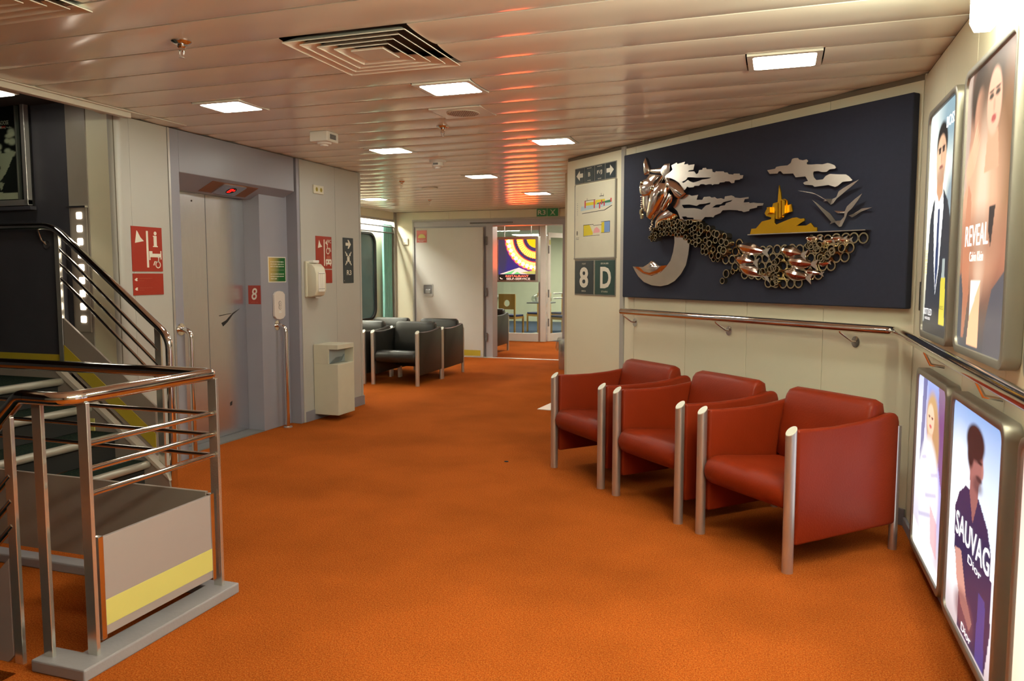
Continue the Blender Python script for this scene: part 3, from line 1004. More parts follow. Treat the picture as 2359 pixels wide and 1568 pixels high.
t = empty('sanitiser_dispenser', 'cream hand sanitiser dispenser on the white wall edge', 'dispenser', (6.40, 1.18, 0), FL)
MB().box(6.30, 6.50, 1.185, 1.52, 0, 0.025).part('back_plate', 'plastic_cream', t, bev=0.004)
pr = [(1.19, 0.02), (1.185, 0.06), (1.20, 0.10), (1.25, 0.12), (1.40, 0.12), (1.46, 0.105), (1.495, 0.07), (1.505, 0.02)]
MB().loft([[(x, a, b) for a, b in pr] for x in (6.315, 6.485)]).part('cover', 'plastic_cream', t, bev=0.006, smooth=40)
MB().box(6.35, 6.45, 1.505, 1.53, 0.015, 0.07).part('lid', 'plastic_white', t, bev=0.003)
wn = MB().box(6.35, 6.45, 1.235, 1.42, 0.119, 0.126).part('window', 'plastic_white', t, bev=0.002)
for xc in (6.385, 6.415):
    MB().box(xc - 0.003, xc + 0.003, 1.245, 1.41, 0.126, 0.1275).part('window_rib', 'plastic_cream', wn)
for zc in (1.262, 1.405):
    MB().box(6.35, 6.45, zc - 0.002, zc + 0.002, 0.126, 0.1275).part('window_line', 'seal_grey', wn)
MB().lathe((6.40, 1.185, 0.075), [(0.02, 0), (0.016, -0.012), (0.008, -0.014)], axis='y', n=14).part('spout', 'plastic_white', t, smooth=40)

t = empty('wall_bin', 'tall cream wall-mounted waste bin with an open top corner', 'bin', (6.55, 0.05, 0), FL)
x0, x1, z1 = 6.42, 6.72, 0.27
MB().box(x0, x1, 0.055, 0.545, 0.004, z1).part('lower_body', 'bin_metal', t, bev=0.004)
MB().box(x0, x1, 0.545, 0.73, 0.004, 0.17).part('upper_body', 'bin_metal', t, bev=0.003)
MB().box(x0, x1, 0.685, 0.73, 0.168, z1).part('top_hood', 'bin_metal', t, bev=0.004)
MB().box(x1 - 0.012, x1, 0.545, 0.686, 0.168, z1).part('side_cheek', 'bin_metal', t)
MB().box(x0 + 0.01, x1 - 0.014, 0.547, 0.684, 0.169, 0.174).part('opening_back', 'recess_blue', t)
MB().prism([(x0 + 0.01, 0.55), (x0 + 0.2, 0.56), (x0 + 0.26, 0.62), (x0 + 0.24, 0.6), (x0 + 0.12, 0.6)], 0.174, 0.19).part('bin_liner', 'plastic_clear', t)

# ================================================================== stairs going up
RP = 4.06
st = empty('staircase', 'short flight of green carpeted stairs rising to the left landing', 'staircase', (-4.2, 3.4, 0))
NX = [-3.90, -4.14, -4.38, -4.62]
for i, xn in enumerate(NX):
    zt = 0.1725 * (i + 1)
    xe = xn - 0.27 if i < 3 else -6.85
    MB().box(xe, xn, 2.9, RP - 0.05, zt - 0.05, zt).part('tread', 'carpet_green', st, bev=0.004)
    MB().cyl((xn - 0.004, 2.9, zt - 0.022), (xn - 0.004, RP - 0.05, zt - 0.022), 0.026, 14).part('nosing', 'nosing', st, smooth=50)
    MB().box(xn - 0.05, xn - 0.035, 2.9, RP - 0.05, zt - 0.1725, zt - 0.05).part('riser', 'rubber', st)  # dark panel painted in for the shaded void behind open risers
sp = [(-3.72, 0.0), (-3.74, 0.065), (-4.66, 0.745), (-5.3, 0.745), (-5.3, 0.50), (-4.76, 0.50), (-4.1, 0.0)]
MB().loft([[(x, y, z) for x, z in sp] for y in (RP - 0.05, RP - 0.02)]).part('stringer', 'stair_grey', st, bev=0.002)
MB().loft([[(-3.725, y, 0.055), (-3.745, y, 0.095), (-4.66, y, 0.77), (-4.66, y, 0.73)] for y in (RP - 0.056, RP - 0.01)]).part('stringer_cap', 'stair_edge', st)
MB().box(-6.85, -4.64, 2.88, 2.895, 0.45, 0.69).part('landing_edge', 'stair_grey', st)
mk = MB().box(-4.43, -4.34, RP - 0.056, RP - 0.05, 0.345, 0.43).part('marker_plate', 'stripe_yellow', st)
MB().box(-4.41, -4.37, RP - 0.058, RP - 0.056, 0.37, 0.40).part('marker_slot', 'ink_black', mk)
# stair railing on the far side
t = empty('stair_railing', 'chrome stair railing with grey and yellow infill along the rising stairs', 'railing', (-4.2, RP, 0))
hr = [(-6.9, RP - 0.02, 1.725)] + bend((-6.9, RP - 0.02, 1.725), (-4.66, RP - 0.02, 1.725), (-3.74, RP - 0.02, 1.01), 0.09) + bend((-4.66, RP - 0.02, 1.725), (-3.72, RP - 0.02, 0.995), (-3.72, RP - 0.02, 0.5), 0.08) + [(-3.72, RP - 0.02, 0.01)]
MB().tube(hr, 0.024, 16).part('handrail', 'chrome', t, smooth=60)
for k, (za, zb) in enumerate(((1.575, 0.905), (1.475, 0.805), (1.375, 0.705))):
    MB().cyl((-4.64, RP, za), (-3.83, RP, zb), 0.011, 12).part('bar', 'chrome', t, smooth=60)
MB().box(-3.85, -3.80, RP - 0.008, RP + 0.008, 0.0, 1.06).part('post', 'post_steel', t, bev=0.002)
MB().box(-4.67, -4.63, RP - 0.012, RP + 0.012, 0.80, 1.71).part('post', 'post_steel', t, bev=0.002)
pn = [(-4.625, 1.10), (-3.865, 0.535), (-3.865, 0.2), (-4.625, 0.765)]
MB().loft([[(x, y, z) for x, z in pn] for y in (RP - 0.008, RP + 0.008)]).part('infill_panel', 'stair_grey', t, bev=0.002)
sq = [(-4.625, 0.915), (-3.867, 0.35), (-3.867, 0.24), (-4.625, 0.805)]
MB().loft([[(x, y, z) for x, z in sq] for y in (RP - 0.012, RP - 0.008)]).part('yellow_stripe', 'stripe_dark_yellow', t)
for xb in (-4.75, -5.6):
    b = MB().tube([(xb - 0.05, RP - 0.02, 1.70), (xb - 0.02, RP - 0.02, 1.63), (xb, RP + 0.0, 1.60)], 0.007, 8).part('bracket', 'chrome', t, smooth=50)
    MB().lathe((xb, RP + 0.004, 1.60), [(0.028, 0.0), (0.028, -0.006), (0.01, -0.01)], axis='y', n=16).part('bracket_flange', 'chrome', b, smooth=50)
# glowing squares on the pilaster
t = empty('light_strip', 'column of small glowing squares beside the stair handrail', 'light strip', (-4.53, 1.0, 0), FS)
MB().box(-4.615, -4.45, 1.85, 1.862, 0.004, 0.03).part('top_cap', 'chrome', t)
MB().box(-4.60, -4.46, 1.0, 1.85, 0.004, 0.012).part('housing', 'pilaster_grey', t, bev=0.003)
for k in range(9):
    MB().prism(rrect(-4.545, -4.5, 1.775 - k * 0.0885, 1.82 - k * 0.0885, 0.006, 2), 0.012, 0.016).part('light_square', 'lamp_square', t)

# framed dark poster on the stairwell wall
FP = FS @ Matrix.Translation((0, 0, 0.006))
t = empty('framed_poster', 'dark bar poster in a thick clear acrylic frame at the left edge', 'poster', (-5.15, 1.88, 0), FP)
MB().box(-5.75, -4.93, 1.88, 2.64, 0.0, 0.012).part('back_board', 'black', t)
ik = Ink(70, 90, 0.66, 0.62)
ik.C[:] = lin((18, 20, 18))
rnd = random.Random(4)
for _ in range(26):
    ik.ell(0.45 + rnd.random() * 0.5, 0.48 + rnd.random() * 0.28, 0.025 + rnd.random() * 0.035, 0.02 + rnd.random() * 0.02, (216, 210, 186), 0.6, al=0.85)
ik.poly([(0.55, 0.5), (0.98, 0.53), (0.9, 0.47), (0.84, 0.36), (0.78, 0.28), (0.7, 0.2), (0.76, 0.18), (0.72, 0.1), (0.66, 0.2), (0.72, 0.35), (0.7, 0.44)], (190, 184, 160))
ik.poly([(0, 0), (1, 0), (1, 0.07), (0, 0.1)], (214, 204, 178))
ik.ell(0.62, 0.03, 0.05, 0.03, (24, 30, 60), 0.2)
ik.ell(0.7, 0.8, 0.03, 0.012, (40, 60, 140), 0.3)
ik.ell(0.75, 0.803, 0.03, 0.012, (220, 220, 210), 0.3)
ik.ell(0.79, 0.807, 0.03, 0.012, (190, 40, 30), 0.3)
ik.build('print_sheet', t, -5.69, 1.925, 0.0135, 'print_plain')
text('GREY GOOSE', 'sign_white', t, -5.2, 2.455, 0.17, 0.028, 0.0145, bold=0.01)
text("World's Best Tasting Vodka", 'sign_white', t, -5.2, 2.42, 0.22, 0.016, 0.0145)
for a, b, c, d in ((-5.76, -5.72, 1.88, 2.64), (-4.965, -4.93, 1.88, 2.64), (-5.76, -4.93, 1.875, 1.915), (-5.76, -4.93, 2.61, 2.645)):
    MB().box(a, b, c, d, 0.012, 0.05).part('acrylic_edge', 'alu', t, bev=0.003)
MB().box(-5.03, -5.022, 1.92, 2.6, 0.013, 0.04).part('acrylic_edge', 'frame_alu', t)
MB().box(-5.72, -4.965, 1.915, 2.61, 0.036, 0.04).part('front_pane', 'pane_glass', t)
MB().box(-5.76, -4.91, 1.845, 1.87, 0.0, 0.05).part('lower_ledge', 'dark_wall', t, bev=0.002)

# ================================================================== foreground railing
RX, R0, R1 = -2.28, 2.05, 2.72
t = empty('guard_railing', 'chrome guard railing with grey yellow-striped panel in the left foreground', 'railing', (RX, 2.4, 0))
ZR = 0.975
MB().tube([(-6.2, R1, ZR)] + bend((-6.2, R1, ZR), (RX, R1, ZR), (RX, R0, ZR), 0.035, 6) +
          bend((RX, R1, ZR), (RX, 1.99, ZR), (-2.45, 1.99, ZR), 0.07, 8) +
          [(-2.45, 1.99, ZR)], 0.025, 18).part('top_rail', 'chrome', t, smooth=70)
for z_ in (0.805, 0.715, 0.625):
    MB().cyl((RX, R0 + 0.02, z_), (RX, R1 - 0.01, z_), 0.011, 12).part('bar', 'chrome', t, smooth=60)
    MB().cyl((-6.2, R1, z_ - 0.003), (RX, R1, z_ - 0.003), 0.0095, 12).part('bar', 'chrome', t, smooth=60)
for x_, y_, w_ in ((RX, R1, 0.022), (RX, R0 + 0.01, 0.022), (-2.42, 2.0, 0.021), (-4.2, R1, 0.022)):
    MB().box(x_ - w_, x_ + w_, y_ - 0.008, y_ + 0.008, 0.03, 0.955).part('post', 'post_steel', t, bev=0.002)
# infill panels
MB().box(RX - 0.008, RX + 0.008, R0 + 0.06, R1 - 0.05, 0.095, 0.458).part('infill_panel', 'rail_panel', t, bev=0.002)
MB().box(RX + 0.008, RX + 0.0095, R0 + 0.06, R1 - 0.05, 0.13, 0.225).part('yellow_stripe', 'stripe_yellow', t)
MB().box(RX - 0.012, RX + 0.013, R0 + 0.036, R0 + 0.058, 0.085, 0.465).part('panel_clip', 'chrome', t, bev=0.002)
MB().box(RX - 0.012, RX + 0.013, R1 - 0.05, R1 - 0.03, 0.085, 0.465).part('panel_clip', 'chrome', t, bev=0.002)
MB().box(-4.18, RX - 0.05, R1 - 0.008, R1 + 0.008, 0.09, 0.458).part('infill_panel', 'stair_grey', t, bev=0.002)
# plinth under the railing
MB().prism([(-2.46, 1.955), (-2.215, 1.955), (-2.215, 2.77), (-6.2, 2.77), (-6.2, 2.69), (-2.335, 2.69), (-2.335, 2.06), (-2.46, 2.06)], 0.0, 0.045).part('plinth', 'plinth_grey', t, bev=0.006)

# railing going down with the lower flight
t = empty('descending_railing', 'chrome railing running down the lower flight at the bottom left edge', 'railing', (-2.75, 1.99, 0))


def down(x, z):
    return (x, 1.99, z - (-2.54 - x) * 0.93)


MB().tube([(-2.4515, 1.99, 0.975)] + bend((-2.4515, 1.99, 0.975), (-2.49, 1.99, 0.975), (-3.09, 1.99, 0.42), 0.025, 5) + [(-3.8, 1.99, -0.22)], 0.025, 18).part('handrail', 'chrome', t, smooth=70)
MB().box(-2.57, -2.53, 1.982, 1.998, 0.0, 0.9).part('post', 'post_steel', t, bev=0.002)
MB().box(-3.38, -3.34, 1.982, 1.998, -0.9, 0.12).part('post', 'post_steel', t, bev=0.002)
for z_ in (0.7, 0.61, 0.52):
    MB().cyl(down(-2.55, z_), down(-3.35, z_), 0.011, 12).part('bar', 'chrome', t, smooth=60)
MB().loft([[(x, y, down(x, z)[2]) for x, z in ((-2.575, 0.42), (-2.575, 0.06), (-3.33, 0.06), (-3.33, 0.42))] for y in (1.983, 1.997)]).part('infill_panel', 'rail_panel', t, bev=0.002)
s2 = empty('lower_staircase', 'dark carpeted flight going down at the bottom left corner', 'staircase', (-3.5, 1.45, -1.2))
for i in range(7):
    MB().box(-2.5 - 0.26 * (i + 1), -2.5 - 0.26 * i, 0.92, 1.925, -0.17 * (i + 1) - 0.04, -0.17 * (i + 1)).part('tread', 'carpet_green', s2)
    MB().box(-2.52 - 0.26 * i, -2.5 - 0.26 * i, 0.92, 1.925, -0.17 * (i + 1), -0.17 * i - (0.062 if i == 0 else 0.04)).part('riser', 'rubber', s2)
struct(MB().box(-4.95, -2.48, 1.932, 1.95, -1.6, -0.062).box(-4.95, -2.48, 0.88, 0.898, -1.6, -0.062), 'wall_stair_pit', 'dark_wall')
struct(MB().box(-7, -2.6, 0.88, 1.95, -1.65, -1.6), 'floor_lower_deck', 'carpet_green')


# ================================================================== armchairs
def make_armchair(name, label, leather, group, piping=None):
    t = empty(name, label, 'armchair', group=group)
    for s in (-1, 1):
        x = s * 0.312
        # front post with slanted cap
        n, r = 20, 0.026
        ring = lambda z: [(x + r * math.cos(2 * math.pi * k / n), r * math.sin(2 * math.pi * k / n), z) for k in range(n)]
        topr = [(x + r * math.cos(2 * math.pi * k / n), r * math.sin(2 * math.pi * k / n), 0.672 + 0.75 * r * math.sin(2 * math.pi * k / n)) for k in range(n)]
        lg = MB().loft([ring(0.0), topr]).part('leg', 'alu', t, smooth=50)
        MB().loft([[(p[0], p[1], p[2] + 0.0005) for p in topr], [(x + 0.96 * (p[0] - x), p[1] * 0.96, p[2] * 1 + 0.004) for p in topr]]).part('leg_cap', 'alu_cap', lg)
        MB().cyl((x, 0.725, 0.0), (x, 0.725, 0.64), 0.021, 16).part('leg', 'alu', t, smooth=50)
        # side panel: rising towards the back with a round rear corner
        pr = [(0.032, 0.125), (0.712, 0.135), (0.722, 0.15), (0.725, 0.66), (0.715, 0.69), (0.69, 0.708), (0.65, 0.705), (0.56, 0.69), (0.45, 0.678), (0.3, 0.671), (0.15, 0.672), (0.032, 0.678)]
        xo = x + s * 0.016
        xi = x - s * 0.026
        MB().loft([[(xo, a, b) for a, b in pr], [(xi, a, b) for a, b in pr]]).part('side_panel', leather, t, bev=0.014, smooth=60, seg=3)
    # back panel
    MB().box(-0.286, 0.286, 0.665, 0.70, 0.16, 0.70).part('back_panel', leather, t, bev=0.012, smooth=60, seg=3)
    # back cushion: thick rolled top, leaning
    def cushion(prof, hw, nm, puff):
        rings = []
        xs = [-1, -0.97, -0.9, -0.6, -0.3, 0, 0.3, 0.6, 0.9, 0.97, 1]
        cy = sum(p[0] for p in prof) / len(prof)
        cz = sum(p[1] for p in prof) / len(prof)
        for u in xs:
            k = 0.86 if abs(u) == 1 else 0.96 if abs(u) == 0.97 else 1.0
            pf = 1 + puff * (1 - u * u)
            rings.append([(u * hw, cy + (p[0] - cy) * k * pf, cz + (p[1] - cz) * k * pf) for p in prof])
        return MB().loft(rings).part(nm, leather, t, smooth=75)
    bk = [(0.50, 0.40), (0.515, 0.52), (0.545, 0.66), (0.565, 0.735), (0.59, 0.762), (0.63, 0.77), (0.662, 0.755), (0.67, 0.72), (0.662, 0.6), (0.655, 0.45), (0.645, 0.36), (0.56, 0.35)]
    cushion(bk, 0.284, 'back_cushion', 0.01)
    se = []
    for k in range(9):
        a = rad(90 + 180 * k / 8)
        se.append((0.055 + 0.075 * math.cos(a), 0.357 + 0.075 * math.sin(a)))
    se = [(0.60, 0.385), (0.45, 0.395), (0.3, 0.41), (0.16, 0.427)] + se + [(0.16, 0.275), (0.35, 0.27), (0.60, 0.27)]
    cushion(se, 0.284, 'seat_cushion', 0.015)
    if piping:
        MB().tube([(0.286, 0.04, 0.682), (0.286, 0.3, 0.676), (0.286, 0.56, 0.695), (0.286, 0.69, 0.713)], 0.009, 8).part('piping', piping, t)
    return t


def place(o, x, y, ang, label):
    o.location = (x, y, 0)
    o.rotation_euler = (0, 0, ang)
    o['label'] = label


RG, BG = 'red leather armchairs along the diagonal wall', 'black leather armchairs in the window lounge'
red = make_armchair('armchair', 'r', 'leather_red', RG)
blk = make_armchair('armchair', 'b', 'leather_black', BG)
# local +y runs from the front of the chair to its back
o0 = Vector((0.08, 3.79))
du = Vector((-0.7071, 0.7071))
A = rad(-45)
for i, (s_, lab) in enumerate(((0.315, 'red leather armchair nearest the camera, beside the lit advert wall'),
                               (1.128, 'red leather armchair in the middle of the row of three'),
                               (1.93, 'red leather armchair farthest away, below the deck signs'))):
    o = red if i == 0 else copy_tree(red)
    p = o0 + du * s_
    place(o, p.x, p.y, A, lab)
for i, (x, y, a, lab) in enumerate(((-4.55, 8.78, 0, 'front black leather armchair facing the camera beyond the lift wall'),
                                    (-4.56, 9.56, 0, 'black leather armchair right behind the front black one, by the grey door'),
                                    (-5.30, 8.77, 0, 'black leather armchair half hidden by the lift wall corner'),
                                    (-5.32, 9.56, 0, 'black leather armchair at the back, under the curtained window'))):
    o = blk if i == 0 else copy_tree(blk)
    place(o, x, y, rad(a), lab)
bl2 = copy_tree(blk)
place(bl2, -4.99, 12.78, 0, 'black leather armchair seen through the doorway, under the restaurant sign')
bl2['group'] = BG

